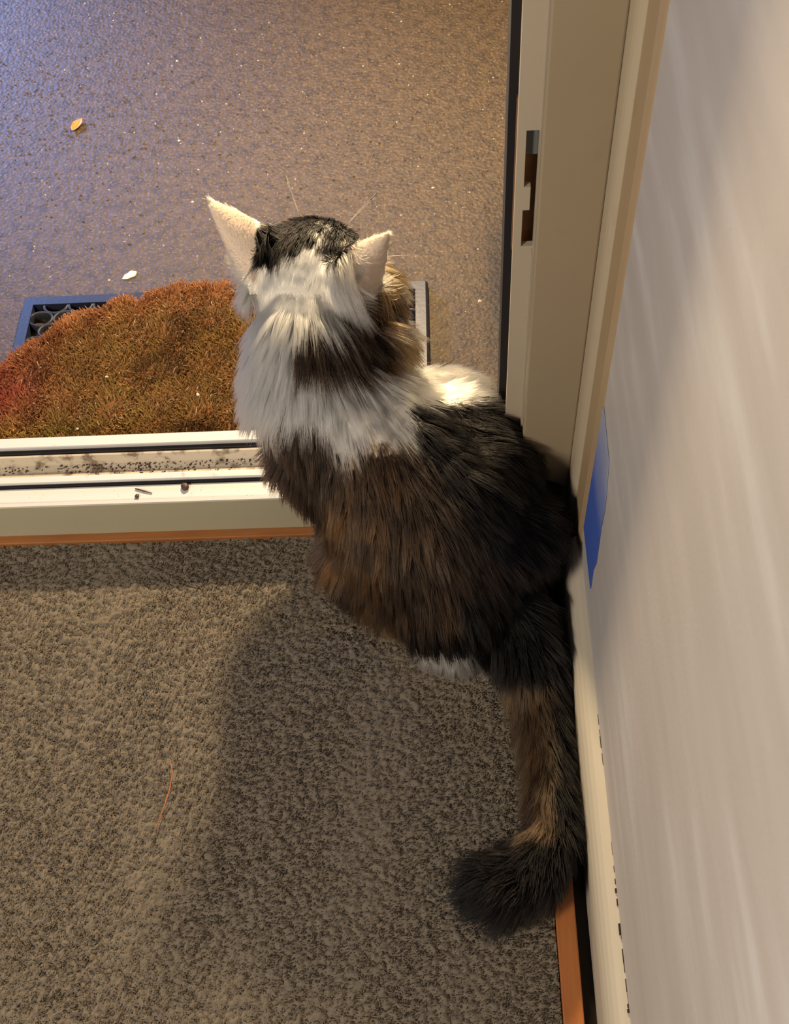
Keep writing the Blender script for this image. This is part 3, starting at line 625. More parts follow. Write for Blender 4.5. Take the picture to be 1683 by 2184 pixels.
SEEDS = """
W-245,937,440 W-254,927,439 W-242,924,438 W-231,922,435 W-223,926,431 W-257,919,430 P-242,913,434 P-235,913,433 W-220,916,429 W-214,921,427
W-254,907,423 P-242,905,429 P-231,905,429 P-223,903,426 W-212,906,421 W-205,914,419 W-194,921,411 K-151,936,393 K-138,934,394 W-243,895,419
P-231,892,419 P-221,897,421 P-212,896,416 P-201,900,409 K-193,906,406 K-184,915,401 K-170,911,399 K-160,911,402 K-148,912,402 K-133,909,401
W-127,908,400 K-113,914,393 K-104,923,385 K-75,864,436 W-66,863,439 W-57,865,440 W-46,865,437 W-244,892,411 W-236,888,414 P-225,885,412 P-210,891,410
P-203,893,406 K-195,898,403 K-183,902,396 K-169,900,400 K-158,893,403 K-146,888,402 W-135,895,402 K-126,893,400 K-112,895,394 K-96,865,427
K-86,860,432 K-76,854,433 P-64,852,433 P-55,857,434 W-46,858,428 W-247,891,398 W-237,883,405 P-227,880,402 P-215,882,404 P-202,884,396 K-192,891,395
K-183,888,393 K-171,885,398 K-161,879,399 W-144,880,400 W-135,879,399 K-123,883,397 K-111,862,414 K-102,854,420 W-88,849,426 P-77,848,429 P-69,847,427
P-56,849,424 W-43,861,415 W-237,880,390 W-227,876,393 P-214,876,394 P-206,876,389 K-194,882,387 K-183,877,390 K-172,875,394 W-158,872,397
W-147,869,396 W-138,869,395 W-127,862,397 K-114,853,409 P-99,845,417 P-91,841,418 P-76,841,419 P-68,842,419 P-55,847,410 W-49,853,404 W-228,873,378
P-217,870,382 K-204,873,383 W-192,869,380 W-183,865,383 W-167,860,387 W-156,858,389 W-148,861,391 W-133,861,390 W-126,855,396 K-113,846,405
P-99,837,408 P-91,834,407 P-78,836,409 P-67,839,403 P-59,844,402 P-218,866,367 W-208,866,367 W-191,862,374 W-183,855,376 W-172,851,380 W-161,851,382
W-147,849,383 W-135,851,383 W-125,844,386 W-114,839,396 P-101,834,400 P-89,832,397 P-77,833,393 P-71,836,395 B-58,844,384 B-48,904,324 W-222,867,358
W-208,867,350 W-194,853,363 W-181,846,374 W-172,843,379 W-155,839,380 W-148,838,380 W-136,834,379 W-127,841,376 W-112,832,381 P-101,831,388
P-91,830,385 P-80,833,377 P-69,838,376 G-59,877,329 B-53,883,324 W-196,848,360 W-179,834,372 W-172,833,374 W-156,831,376 W-144,823,376 W-138,827,376
W-126,828,372 W-118,833,369 W-102,830,370 W-92,830,369 P-80,834,367 B-69,841,353 B-60,872,320 B-52,879,317 W-206,838,349 W-192,829,362 W-182,823,369
W-167,817,372 W-157,816,373 W-147,814,374 W-135,812,373 W-128,818,371 W-114,824,364 W-106,827,359 W-94,832,348 W-82,836,343 G-70,843,339 B-65,860,315
B-52,874,299 W-210,829,340 W-194,819,358 W-179,811,366 W-169,808,367 W-156,803,367 W-149,806,370 W-137,805,370 W-127,804,365 W-117,807,360
W-106,815,357 W-94,823,346 W-82,837,332 B-74,841,326 B-64,842,320 B-54,858,306 W-41,884,277 W-210,816,339 W-194,803,352 W-180,801,360 W-169,796,361
W-159,795,363 W-146,793,364 W-139,793,364 W-124,798,361 W-117,799,357 W-107,805,354 W-96,807,346 W-86,815,336 W-71,827,321 B-65,832,318 W-49,847,301
W-39,868,274 W-209,809,338 W-193,794,347 W-184,790,350 W-171,787,354 W-159,786,356 W-150,787,359 W-134,787,358 D-129,784,355 D-116,787,349
D-106,791,346 D-96,796,341 D-87,803,333 D-71,819,318 D-64,818,312 G-51,832,299 G-42,848,276 W-206,792,332 W-194,788,342 W-184,784,346 W-170,781,350
W-163,776,348 D-151,776,350 D-136,776,351 D-129,776,349 D-113,783,345 D-104,781,339 D-94,787,334 D-85,794,325 D-75,801,316 D-63,812,307 O-52,821,290
G-42,844,269 W-206,786,329 W-192,779,336 W-181,774,340 W-173,770,340 D-161,770,343 D-150,770,346 D-139,767,346 D-128,770,345 D-118,772,340
D-107,772,334 D-96,779,331 D-84,782,324 D-75,784,317 D-62,794,304 G-54,809,292 W-40,852,233 W-4,890,192 W9,901,179 W17,897,179 W-213,782,314
W-196,771,327 W-182,766,334 W-175,761,333 W-159,762,338 D-149,758,336 D-136,756,337 D-128,761,338 D-117,760,332 D-103,764,327 D-95,770,326
D-87,772,322 D-75,772,316 D-65,775,312 W-52,783,298 W-40,797,283 W-30,837,234 W-21,842,229 W-9,849,219 W7,864,202 W19,878,187 W33,879,177 W42,896,163
W-207,769,315 W-198,761,318 W-184,757,325 W-174,755,329 W-161,752,330 W-152,752,332 W-139,749,332 W-127,749,329 W-120,751,329 W-109,751,326
W-97,755,321 W-85,757,316 D-75,764,314 W-64,764,308 W-55,772,303 W-44,772,295 W-32,786,278 W-22,795,266 W-4,833,225 W3,824,227 W17,830,226 W30,835,221
W43,832,214 W58,885,147 W-227,781,282 W-214,763,300 W-199,754,311 W-182,746,317 W-171,743,320 W-160,742,322 W-149,743,325 W-138,743,325 W-128,740,322
W-118,739,322 W-107,742,321 W-95,745,317 W-82,746,312 W-75,752,310 W-61,753,304 W-51,756,300 W-41,762,293 W-29,765,283 W-19,775,270 W-7,789,253
W6,806,233 W15,806,233 W28,812,228 W42,813,223 W52,819,215 W-209,751,298 W-199,747,304 W-182,742,313 W-176,736,312 W-164,734,315 W-148,735,316
W-138,735,317 W-129,734,318 W-116,733,316 W-105,735,316 W-98,734,315 W-85,739,310 W-73,741,305 W-66,739,302 W-51,746,296 W-43,746,293 W-33,748,289
K-17,759,273 K-8,766,263 K5,792,232 K15,795,233 K25,795,230 K39,798,226 K55,801,218 K66,805,208 K76,818,192 W-218,756,270 W-203,742,287 W-190,737,299
W-176,730,303 W-162,726,306 W-150,727,308 W-143,726,309 W-128,726,309 W-118,724,308 W-109,723,308 W-95,723,306 W-83,725,304 W-74,726,302 W-65,730,298
W-53,732,293 W-40,734,288 W-33,737,286 K-19,738,281 K-11,750,272 K6,765,249 K16,771,239 K26,779,230 K39,777,226 K51,780,223 K62,784,218 K77,795,202
W-202,737,278 W-186,729,286 W-180,726,288 W-166,724,298 W-154,719,301 W-142,717,300 W-128,717,300 W-120,716,301 W-107,716,301 W-98,715,300
W-88,716,302 W-77,715,298 W-66,719,294 W-51,724,290 W-39,722,285 W-33,726,284 K-22,726,280 K-11,735,275 K0,735,266 K13,751,249 K26,761,232 K38,761,228
K49,767,224 K65,772,218 K72,770,214 K86,781,199 W-204,737,257 W-194,727,268 D-179,721,276 W-163,716,290 W-154,714,294 W-139,712,294 W-128,710,294
W-118,709,294 W-106,706,292 W-99,707,293 W-86,707,293 W-77,705,291 W-66,705,290 W-53,709,287 W-43,714,285 W-32,712,281 K-21,713,277 K-10,715,274
K0,721,270 K12,733,256 K26,743,240 K38,750,231 K48,752,226 K64,759,219 K73,753,217 K87,768,203 D-218,775,191 D-196,728,247 D-181,719,269 D-169,712,269
D-155,705,276 D-141,703,286 W-131,702,287 W-122,702,286 W-108,700,286 W-97,699,285 W-84,699,286 B-73,697,285 W-65,701,287 W-54,699,285 W-43,703,282
W-31,704,278 K-19,704,274 K-10,704,271 K2,712,267 K12,717,260 K24,717,250 K39,729,235 K46,734,232 K59,737,225 K74,746,216 K85,748,208 K99,755,193
D-217,763,187 D-192,725,240 D-182,714,255 D-166,705,259 D-153,700,268 D-143,696,270 D-133,696,277 W-120,693,279 W-107,691,277 W-97,693,279
B-89,688,278 B-75,690,282 B-66,687,281 B-54,686,281 B-45,687,278 D-32,691,275 K-20,693,272 K-11,695,269 K-1,697,266 K15,702,261 K22,700,255
K35,711,242 K48,717,231 K58,720,225 K68,725,217 K83,734,206 K96,740,195 K110,752,178 D-218,753,174 D-207,745,193 D-181,712,231 D-168,703,250
D-155,696,252 D-143,691,260 D-130,687,268 W-122,687,272 W-109,685,271 B-101,684,272 D-87,681,273 B-79,681,275 B-68,676,274 B-53,677,275 D-41,681,276
D-33,678,273 D-19,683,269 K-11,681,266 K1,687,263 K12,686,259 K23,688,255 K37,693,246 K49,707,230 K61,709,219 K72,720,212 K81,720,203 K99,730,188
K110,743,172 D-209,740,179 D-192,725,193 D-172,703,226 D-157,692,241 D-145,688,248 D-131,681,253 B-122,678,258 D-113,676,262 B-102,672,263
B-85,670,266 D-78,669,267 B-63,668,270 D-52,666,270 B-44,665,271 D-29,668,268 D-23,668,267 D-8,671,262 K-1,673,260 K13,672,255 K26,679,253 K34,677,246
K44,688,240 K56,692,226 K70,703,209 K85,711,195 K92,715,190 K112,736,158 D-196,725,175 D-173,705,203 D-161,690,226 D-149,681,236 D-132,673,245
D-123,669,248 B-112,669,256 D-98,666,260 B-90,662,259 B-78,661,262 B-67,660,263 B-52,659,266 B-43,657,265 D-30,659,266 D-22,660,264 D-11,661,260
K3,659,255 K10,664,254 K26,669,249 K32,671,246 K49,676,232 K57,684,224 K72,687,208 K84,699,192 K96,712,178 K107,723,161 K122,738,136 D-178,705,182
D-161,689,207 D-147,674,225 D-135,667,234 B-125,664,239 B-112,658,245 B-100,656,251 O-90,653,253 D-77,653,256 B-64,648,256 B-52,649,259 B-47,647,258
B-34,648,262 D-23,648,261 D-11,649,257 D3,648,253 K12,651,249 K24,656,244 K32,657,239 K46,665,231 K58,673,220 K71,676,206 K86,696,183 K97,700,169
K105,703,166 K119,715,151 K134,737,115 D-165,690,179 D-154,677,202 B-135,660,228 B-127,656,231 O-111,650,237 D-97,649,246 B-86,646,249 D-80,642,247
B-64,640,250 B-54,641,253 B-45,638,253 D-33,638,254 D-22,638,256 D-11,636,254 D-2,641,253 D13,642,244 K25,644,238 K32,649,236 K45,654,229 K57,661,218
K68,664,205 K81,684,179 K96,689,171 K109,690,164 K122,697,153 K134,710,134 D-151,670,194 O-137,655,212 B-126,651,224 B-115,646,229 B-103,642,235
D-92,637,239 O-77,632,241 D-66,634,245 D-56,630,245 D-47,632,249 B-31,629,250 D-25,626,249 D-12,626,249 D-3,627,247 D13,630,239 K22,637,236
K35,637,229 K44,643,226 K54,646,217 K71,660,192 K84,671,178 K92,674,173 K104,675,162 K118,683,155 K133,691,140 O-143,655,188 O-122,640,217
B-117,637,219 B-100,631,226 O-93,627,228 B-80,627,236 B-66,625,238 D-59,622,239 D-47,623,242 D-32,621,244 B-22,618,242 D-9,619,242 D2,620,237
D8,624,237 D24,626,229 K32,628,225 K43,629,219 K55,634,210 K70,647,187 K82,659,176 K92,659,166 K104,665,159 K116,668,151 K130,678,140 O-140,649,180
O-125,635,203 B-113,626,210 B-102,623,215 O-91,622,224 O-77,615,228 D-67,616,232 B-57,613,232 B-48,612,234 B-37,613,237 B-22,609,233 B-10,610,233
D-2,611,230 D10,614,226 D21,617,222 K33,621,218 K43,622,213 K53,626,202 K71,640,180 K79,646,173 K92,651,164 K103,651,155 K116,661,147 K132,671,132
B-163,674,109 B-145,649,150 B-132,637,180 D-116,623,204 B-104,615,206 D-93,614,214 B-77,608,220 B-68,607,225 D-60,607,227 B-44,605,228 B-37,602,225
B-22,604,226 B-11,604,226 B-4,602,222 D7,605,220 D20,607,214 D31,610,207 K46,618,202 K58,620,192 K65,624,180 K77,630,169 K89,639,163 K104,643,150
K118,649,135 K128,656,124 B-165,668,96 B-147,654,125 B-132,632,163 B-115,615,186 D-107,612,197 D-93,608,207 B-80,603,213 D-69,596,215 B-55,594,217
B-44,596,219 B-37,595,218 B-22,597,219 D-11,594,215 D-2,598,218 D8,596,211 D20,600,206 D33,604,198 D43,609,196 K53,610,189 K67,619,173 D81,622,161
K91,626,155 K104,635,140 K116,643,125 K133,657,96 B-147,645,119 B-133,634,139 O-122,617,157 O-107,606,180 D-92,601,192 O-80,596,200 D-69,590,204
D-57,589,209 D-47,588,209 D-34,588,209 B-23,589,209 B-12,589,208 B-2,590,209 D12,592,202 D17,594,198 D30,594,189 D42,601,187 D56,604,176 D63,606,170
D78,613,160 K90,620,146 K105,630,127 K117,639,113 O-151,638,102 O-136,630,119 B-118,612,145 B-109,602,163 O-91,594,177 B-80,590,184 B-68,587,192
B-62,585,192 D-49,585,199 D-38,581,194 D-23,583,197 D-13,581,193 D-4,583,195 B7,585,194 D20,586,188 D28,588,183 D43,590,173 D57,594,164 D67,601,158
D77,606,151 K91,615,131 K102,621,112 B-133,623,109 B-120,615,124 D-111,607,129 O-93,589,160 B-82,587,167 B-73,584,172 B-60,578,176 D-46,577,187
B-37,576,186 B-28,577,187 D-16,574,182 B-2,575,183 D5,577,186 B19,576,175 D30,580,171 D42,584,166 D52,585,157 D66,593,152 K78,600,131 K91,611,118
K107,620,100 D-135,620,86 B-121,610,108 B-113,605,117 B-95,589,145 B-84,583,150 B-74,581,161 D-57,575,167 D-48,571,166 D-40,571,173 B-25,568,171
D-13,570,173 B-3,570,172 D5,567,169 D20,570,167 D30,574,164 K45,575,152 K56,581,151 K65,583,144 K79,591,119 K91,595,116 K103,601,110 K114,602,96
B-112,598,98 B-97,587,113 D-87,582,124 B-73,575,139 D-60,571,147 D-51,569,157 D-38,564,156 D-25,564,161 B-14,563,161 B-6,564,162 D6,562,159
K19,563,156 K27,564,153 K42,567,145 K53,571,138 K66,577,123 K78,580,117 K92,584,113 K102,585,108 K115,589,96 B-97,583,100 B-86,577,105 D-72,571,128
B-63,567,131 B-53,565,136 B-38,558,139 B-25,556,148 D-14,556,148 B-6,555,147 D5,557,149 K19,556,147 K30,556,142 K43,562,136 K57,566,120 K68,570,112
K79,572,114 K92,571,109 K99,571,107 K114,582,97 B-76,573,99 B-61,563,113 D-51,558,117 B-42,556,124 B-27,551,128 D-17,550,131 B-2,550,134 B8,550,134
K16,548,130 K31,553,133 K43,555,117 K51,557,110 K63,561,107 K78,560,109 K88,561,108 K101,559,102 K116,563,94 G-68,576,63 K-54,555,100 B-39,552,110
K-30,548,109 D-20,546,114 D-5,544,118 B4,546,123 K20,546,114 K30,549,109 K42,552,96 K51,554,95 K62,550,100 K75,548,103 K87,549,104 K100,548,100
K112,553,95 K126,561,82 K-39,552,81 K-29,547,92 K-17,543,100 K-3,540,104 K5,540,99 K16,544,99 K30,554,65 K41,550,81 K52,544,89 K63,541,95 K76,542,100
K86,537,99 K98,538,97 K109,541,93 K124,546,80 W-41,560,38 W-34,558,44 W-19,553,47 W-3,552,49 W5,551,45 W21,555,44 K30,557,34 K40,543,60 K51,534,80
K65,529,88 K79,528,92 K85,527,93 K96,527,92 K114,534,86 K120,532,80 W-30,553,12 W-21,548,30 W-4,546,34 W8,547,22 W17,551,14 K44,532,52 K55,525,76
K62,521,79 K74,519,85 K86,517,87 K98,519,88 K113,519,81 K127,528,71 K52,520,62 K63,513,74 K74,512,81 K89,506,81 K99,506,81 K110,508,78 K122,511,71
C54,509,51 B63,505,66 B74,501,73 C85,501,77 C100,499,78 B112,501,74 K120,503,69 C65,495,59 C77,493,69 C88,489,72 B96,486,73 B106,488,73 K120,486,67
K132,494,55 C62,490,45 C71,478,60 C86,474,70 C97,474,73 C107,473,72 K120,480,67 K133,479,53 B63,475,43 B73,470,61 C84,467,68 C97,465,72 C104,463,72
K121,467,66 K132,472,54 C75,458,61 B84,454,67 C92,453,70 C108,449,70 K115,450,68 K132,455,54 C70,448,53 C83,445,65 C91,441,68 C108,440,70 K119,441,66
K129,446,57 C71,432,51 C80,428,61 C91,431,67 C102,426,69 K116,431,67 K127,434,60 B69,423,43 C81,418,61 C95,417,68 C107,418,69 K116,416,66 K129,422,57
C79,409,60 C94,404,69 C101,405,70 K116,402,67 K128,408,59 B71,404,49 C80,394,62 C88,396,67 B103,394,70 K115,396,68 K128,399,59 K137,404,43 C68,389,41
C78,383,61 C88,383,67 C99,383,71 K110,382,70 K124,385,63 K137,388,42 B68,383,41 C79,371,62 C88,371,68 C98,371,71 K111,371,70 K122,371,65 B70,367,51
B77,362,63 B88,360,70 C96,359,71 K110,359,71 K122,362,65 B64,354,57 C73,346,69 C87,349,72 C96,347,74 K111,345,70 K122,348,64 K130,351,58 C62,339,66
B75,338,73 C85,337,75 C95,336,75 T107,335,71 T122,338,61 T131,343,51 T43,327,70 T52,324,75 T65,326,75 T75,328,76 T83,326,77 T98,325,74 T110,325,68
T118,330,62 T18,321,60 T28,313,76 T39,315,78 T52,312,81 T65,314,80 T77,316,79 T87,314,77 T97,315,74 T109,319,67 T116,319,60 T19,306,71 T31,303,80
T43,302,83 T54,303,83 T60,302,82 T76,306,79 T85,302,77 T93,302,74 T108,305,63 T118,310,47 T11,296,63 T17,294,71 T31,295,81 T38,293,82 T52,291,83
T62,290,80 T74,292,77 T85,292,73 T92,297,72 T106,297,62 T115,302,47 T8,288,51 T17,284,67 T30,285,78 T39,281,79 T48,283,81 T63,284,78 T74,286,75
T84,285,69 T93,286,64 T107,291,53 T11,280,53 T18,277,65 T29,276,73 T40,276,76 T48,275,77 T61,273,72 T74,276,67 T83,276,60 T91,279,58 T18,270,55
T31,267,66 T37,267,69 T52,267,69 T61,266,64 T70,269,61 T82,270,42 T28,261,46 T42,259,55 T48,257,49 T64,261,48 W-257,930,439 W-251,929,440
W-244,932,440 W-237,935,436 W-234,943,428 W-253,925,437 W-252,925,439 W-244,926,439 W-237,922,437 W-233,929,435 W-226,929,432 W-225,927,432
W-216,933,426 W-257,923,434 W-251,920,436 W-242,919,437 W-238,916,435 W-233,922,435 W-229,923,434 W-224,920,431 W-216,926,428 W-215,926,427
W-254,914,431 W-247,912,432 P-241,915,435 P-237,910,433 W-234,916,434 W-229,917,433 W-223,918,431 W-215,921,428 W-212,921,426 W-208,925,423
W-203,924,419 W-256,914,429 W-248,909,429 P-241,907,430 P-240,905,430 P-233,906,430 W-226,911,430 P-225,907,428 W-220,909,427 W-209,912,422
W-207,914,421 W-201,921,417 W-247,904,427 W-244,903,427 P-237,905,430 P-235,903,428 P-230,905,429 W-221,905,426 P-217,903,424 W-211,908,421
W-208,907,419 W-203,914,418 W-195,918,412 K-152,925,399 K-149,926,398 K-146,932,395 K-136,928,396 K-130,931,393 W-254,907,422 W-250,901,420
W-242,901,425 W-239,897,423 P-233,899,425 P-228,901,426 P-220,898,422 P-216,899,420 P-213,902,420 W-206,904,416 W-203,905,414 W-194,914,411
W-191,917,408 K-174,925,393 K-167,920,398 K-159,922,399 K-157,924,399 K-149,922,400 K-144,915,402 K-136,921,399 K-132,915,400 W-126,918,398
K-120,920,395 K-116,927,390 W-67,873,437 W-58,871,441 W-55,868,440 W-48,882,432 W-44,873,433 W-254,905,413 W-249,898,417 W-238,896,422 P-233,893,420
P-228,895,422 P-224,892,419 P-214,898,418 P-214,896,417 P-209,897,414 P-200,903,410 K-198,903,409 K-194,905,406 K-188,911,405 K-183,912,401
K-182,929,388 K-173,910,398 K-162,909,402 K-160,910,402 K-150,911,402 K-148,906,403 K-141,912,402 K-136,906,402 K-132,906,401 K-123,909,398
K-120,916,396 K-114,922,391 K-108,925,386 K-102,924,383 K-102,925,382 K-85,873,431 K-81,871,433 K-79,868,435 W-73,868,437 W-67,862,438 W-59,865,440
W-56,861,439 W-49,864,438 W-44,870,435 W-251,899,408 W-245,893,413 W-241,892,416 W-235,889,416 P-229,890,418 P-225,892,419 P-219,891,416 P-212,895,415
P-210,896,413 P-201,898,408 P-200,901,409 K-189,905,403 K-187,903,400 K-180,912,398 K-177,904,398 K-173,905,399 K-166,907,401 K-157,901,403
K-154,900,403 K-150,904,403 K-139,896,403 K-137,901,403 W-130,901,401 K-124,902,399 K-121,901,399 K-112,905,394 K-111,906,393 K-104,911,388
K-91,874,428 K-90,864,430 K-81,864,434 K-79,864,435 W-71,859,436 W-67,861,438 W-62,857,437 P-52,860,438 P-51,859,437 W-42,868,430 W-41,868,424
W-249,895,405 W-239,888,411 W-236,889,415 P-230,886,413 P-220,888,413 P-220,888,414 P-212,888,408 P-209,892,410 P-203,895,407 K-198,897,405
K-193,898,401 K-188,898,398 K-179,904,397 K-173,899,399 K-169,894,400 K-163,895,402 K-157,890,402 K-153,893,403 K-146,890,403 K-144,891,403
W-135,895,402 K-130,890,400 K-126,891,399 K-120,897,398 K-116,895,396 K-104,868,420 K-96,863,427 K-93,860,429 K-89,857,430 K-83,858,432 K-78,855,433
K-73,857,435 W-66,856,436 P-58,856,436 P-54,856,434 W-49,858,434 W-46,858,430 W-248,893,398 W-239,885,405 W-232,884,410 P-227,883,408 P-223,883,408
P-219,883,407 P-215,884,406 P-207,886,403 P-205,889,404 K-196,890,397 K-190,895,397 K-186,897,395 K-184,895,394 K-176,889,397 K-172,890,399
K-165,891,401 K-156,884,401 K-150,887,402 K-144,886,402 W-141,882,401 W-138,886,401 W-133,887,400 K-125,890,399 K-118,891,396 K-115,888,395
K-104,866,421 K-102,862,422 K-95,859,427 K-87,852,428 K-79,852,431 K-77,852,432 P-71,849,430 P-65,851,432 P-62,852,432 P-54,852,429 W-51,854,428
W-43,861,421 W-43,861,419 W-246,890,398 W-243,887,402 W-232,882,405 P-228,881,404 P-222,881,405 P-216,882,404 P-216,881,402 P-208,883,401
K-201,888,399 K-196,886,394 K-190,888,391 K-190,890,392 K-182,891,395 K-178,884,395 K-172,884,398 K-165,885,400 K-160,881,400 W-152,877,399
W-144,881,401 W-139,877,399 W-136,877,398 K-128,884,399 K-123,879,396 K-120,883,396 K-116,885,394 K-107,858,418 K-101,857,423 K-95,854,426
K-89,851,427 W-84,849,428 P-77,849,429 P-74,846,427 P-66,847,426 P-59,848,425 P-56,849,425 W-49,854,423 W-44,860,413 W-236,880,395 W-233,879,398
P-226,879,401 P-218,877,396 P-216,878,398 P-209,881,398 P-205,882,396 K-200,881,392 K-195,886,393 K-189,888,391 K-180,882,394 K-175,878,395
K-167,874,396 K-163,875,397 K-156,877,399 W-150,875,399 W-146,874,398 W-144,875,398 W-137,876,398 W-129,874,396 K-123,877,395 K-121,879,395
K-108,856,416 K-104,851,417 P-96,845,420 W-96,847,421 P-89,847,424 P-84,842,422 P-75,844,424 P-72,845,426 P-65,845,424 P-60,847,422 P-54,848,415
W-51,851,416 W-236,880,388 W-232,877,391 W-226,875,391 P-219,874,392 P-214,876,393 P-207,876,390 K-201,880,391 K-201,880,392 K-191,883,387
K-185,876,389 K-179,876,392 K-176,873,392 W-170,869,392 W-165,870,394 W-155,869,395 W-152,870,396 W-144,870,396 W-140,869,395 W-136,870,396
W-132,871,395 K-121,864,403 K-115,852,407 K-111,852,411 P-102,846,416 P-98,843,416 P-97,842,416 P-87,841,419 P-86,841,420 P-77,840,418 P-72,840,417
P-68,841,415 P-64,843,417 P-55,847,413 W-53,849,408 W-232,877,389 W-228,874,384 P-218,872,386 P-213,873,388 P-209,873,386 P-207,873,385 K-201,875,383
K-194,874,382 K-187,872,386 W-180,869,387 W-176,869,390 W-167,865,391 W-164,866,392 W-156,865,393 W-153,866,394 W-144,864,393 W-139,862,392
W-134,866,393 W-126,861,397 W-125,860,399 K-118,854,405 K-113,848,407 P-104,844,413 P-99,843,415 P-97,840,414 P-89,837,414 P-84,838,416 P-80,839,416
P-75,837,412 P-65,841,408 P-61,843,406 P-56,846,402 W-53,849,403 W-232,876,376 W-227,873,382 P-219,872,386 P-215,871,384 P-213,870,381 P-204,873,384
K-199,875,379 W-195,874,380 W-185,866,383 W-183,868,386 W-176,863,386 W-170,862,388 W-165,862,390 W-157,860,390 W-154,857,388 W-147,862,392
W-140,859,389 W-134,862,391 W-127,852,393 W-122,848,396 W-120,848,398 P-109,841,404 P-109,842,405 P-101,838,407 P-92,837,413 P-90,836,412 P-83,834,408
P-76,835,406 P-71,838,410 P-70,838,408 P-65,840,401 P-55,847,398 G-51,852,388 W-230,875,367 P-221,870,378 P-218,869,379 P-211,869,378 W-208,868,376
W-198,869,375 W-193,864,376 W-189,866,380 W-180,861,382 W-177,862,384 W-172,860,386 W-162,855,384 W-156,857,388 W-153,855,386 W-146,856,388
W-143,856,388 W-133,853,385 W-130,853,390 W-123,845,391 W-120,846,397 W-114,842,399 P-107,837,399 P-103,835,400 P-97,834,402 P-90,834,407 P-86,833,402
P-79,834,404 P-74,835,401 P-67,838,398 P-61,842,395 B-57,845,388 B-53,849,384 W-222,868,369 P-220,867,369 P-212,867,374 W-207,867,370 W-201,869,371
W-192,861,374 W-186,858,376 W-181,856,377 W-178,857,381 W-172,853,380 W-167,852,381 W-159,851,382 W-152,853,385 W-150,850,383 W-142,850,385
W-137,848,383 W-129,850,380 W-123,842,387 W-118,840,391 W-112,836,392 P-104,833,395 P-98,833,398 P-95,832,398 P-88,832,398 P-85,832,398 P-78,833,395
P-72,835,397 P-71,836,392 P-61,842,388 G-58,845,380 G-54,849,381 G-52,898,331 G-47,905,321 W-223,868,363 W-220,866,363 W-214,865,367 W-207,866,359
W-204,867,362 W-195,859,368 W-190,857,371 W-183,855,374 W-175,853,379 W-170,848,380 W-165,844,380 W-156,847,381 W-151,846,381 W-148,842,381
W-144,846,382 W-136,842,380 W-131,848,380 W-128,845,378 W-117,838,390 W-111,834,390 W-109,833,387 P-98,832,394 P-93,831,392 P-93,831,394 P-87,831,391
P-79,833,386 P-77,834,387 P-71,837,382 P-64,840,383 G-58,845,378 G-55,887,331 B-52,890,329 W-219,865,355 W-217,864,358 W-211,865,357 W-204,865,357
W-193,853,365 W-186,849,371 W-181,843,374 W-176,841,377 W-171,840,378 W-167,841,379 W-159,837,379 W-153,837,380 W-147,836,380 W-140,836,380
W-135,842,380 W-129,838,377 W-127,841,376 W-122,837,379 W-117,834,381 W-108,832,386 P-102,830,382 P-99,831,387 P-90,830,382 P-88,831,387 P-79,833,379
P-78,834,380 P-71,837,380 P-66,841,371 B-58,847,366 G-57,881,329 G-52,886,327 W-219,866,344 W-210,866,346 W-204,858,353 W-198,854,361 W-190,843,366
W-183,842,372 W-177,839,375 W-169,835,376 W-165,837,378 W-161,834,377 W-151,835,379 W-148,835,380 W-142,834,380 W-135,830,377 W-129,837,376
W-128,834,375 W-118,834,378 W-114,833,378 P-106,831,381 P-105,830,378 P-97,830,377 P-94,830,379 P-86,832,374 P-78,834,377 P-77,835,376 P-69,839,370
B-65,842,366 B-60,849,353 G-58,877,327 G-51,884,319 W-46,895,309 W-205,858,349 W-193,845,363 W-188,840,367 W-179,836,372 W-175,829,373 W-172,828,374
W-162,831,376 W-156,830,376 W-153,826,376 W-147,827,377 W-143,823,376 W-134,828,375 W-130,828,373 W-127,829,372 W-122,829,369 W-115,831,366
W-112,831,369 W-102,830,367 W-97,830,369 P-90,831,372 W-89,831,366 P-81,833,370 P-78,835,366 P-69,841,357 B-63,845,353 G-63,845,353 G-55,876,318
B-50,882,308 W-205,843,351 W-198,843,358 W-188,834,366 W-179,823,372 W-175,823,373 W-168,820,373 W-163,823,374 W-156,823,375 W-150,820,375
W-149,820,375 W-143,823,376 W-134,824,374 W-132,822,373 W-128,822,371 W-123,825,369 W-116,826,365 W-109,830,365 W-104,829,359 W-99,830,366
W-91,831,360 W-87,832,361 W-81,835,359 W-79,836,355 B-70,841,348 G-68,844,344 B-65,866,317 G-58,872,318 B-51,882,299 W-200,833,355 W-193,828,361
W-189,825,364 W-180,823,370 W-177,818,370 W-173,818,371 W-161,817,373 W-160,819,374 W-150,813,373 W-147,816,375 W-141,814,374 W-139,817,375
W-130,817,372 W-123,816,367 W-123,821,368 W-115,819,363 W-107,828,361 W-104,824,358 W-97,830,352 W-91,832,351 W-88,833,351 W-80,836,345 B-78,837,349
B-70,842,343 B-69,844,335 B-63,866,311 B-56,870,305 G-51,879,296 W-207,837,348 W-198,827,356 W-192,819,360 W-188,822,364 W-180,816,368 W-176,815,369
W-167,815,371 W-163,811,370 W-159,811,371 W-153,809,371 W-144,810,373 W-140,808,372 W-136,807,371 W-134,808,370 W-123,813,366 W-118,812,363
W-115,814,362 W-111,817,361 W-103,822,356 W-97,827,350 W-94,831,346 W-92,832,343 W-82,836,343 W-78,839,336 B-71,844,325 G-68,853,320 G-63,850,318
B-59,854,313 G-51,866,300 G-49,875,295 W-43,878,286 W-204,823,348 W-197,819,356 W-186,815,363 W-179,808,364 W-178,811,366 W-172,810,367 W-165,805,366
W-160,809,369 W-153,805,369 W-146,802,368 W-142,802,368 W-136,802,368 W-132,803,367 W-124,808,365 W-120,806,362 W-116,808,360 W-112,812,360
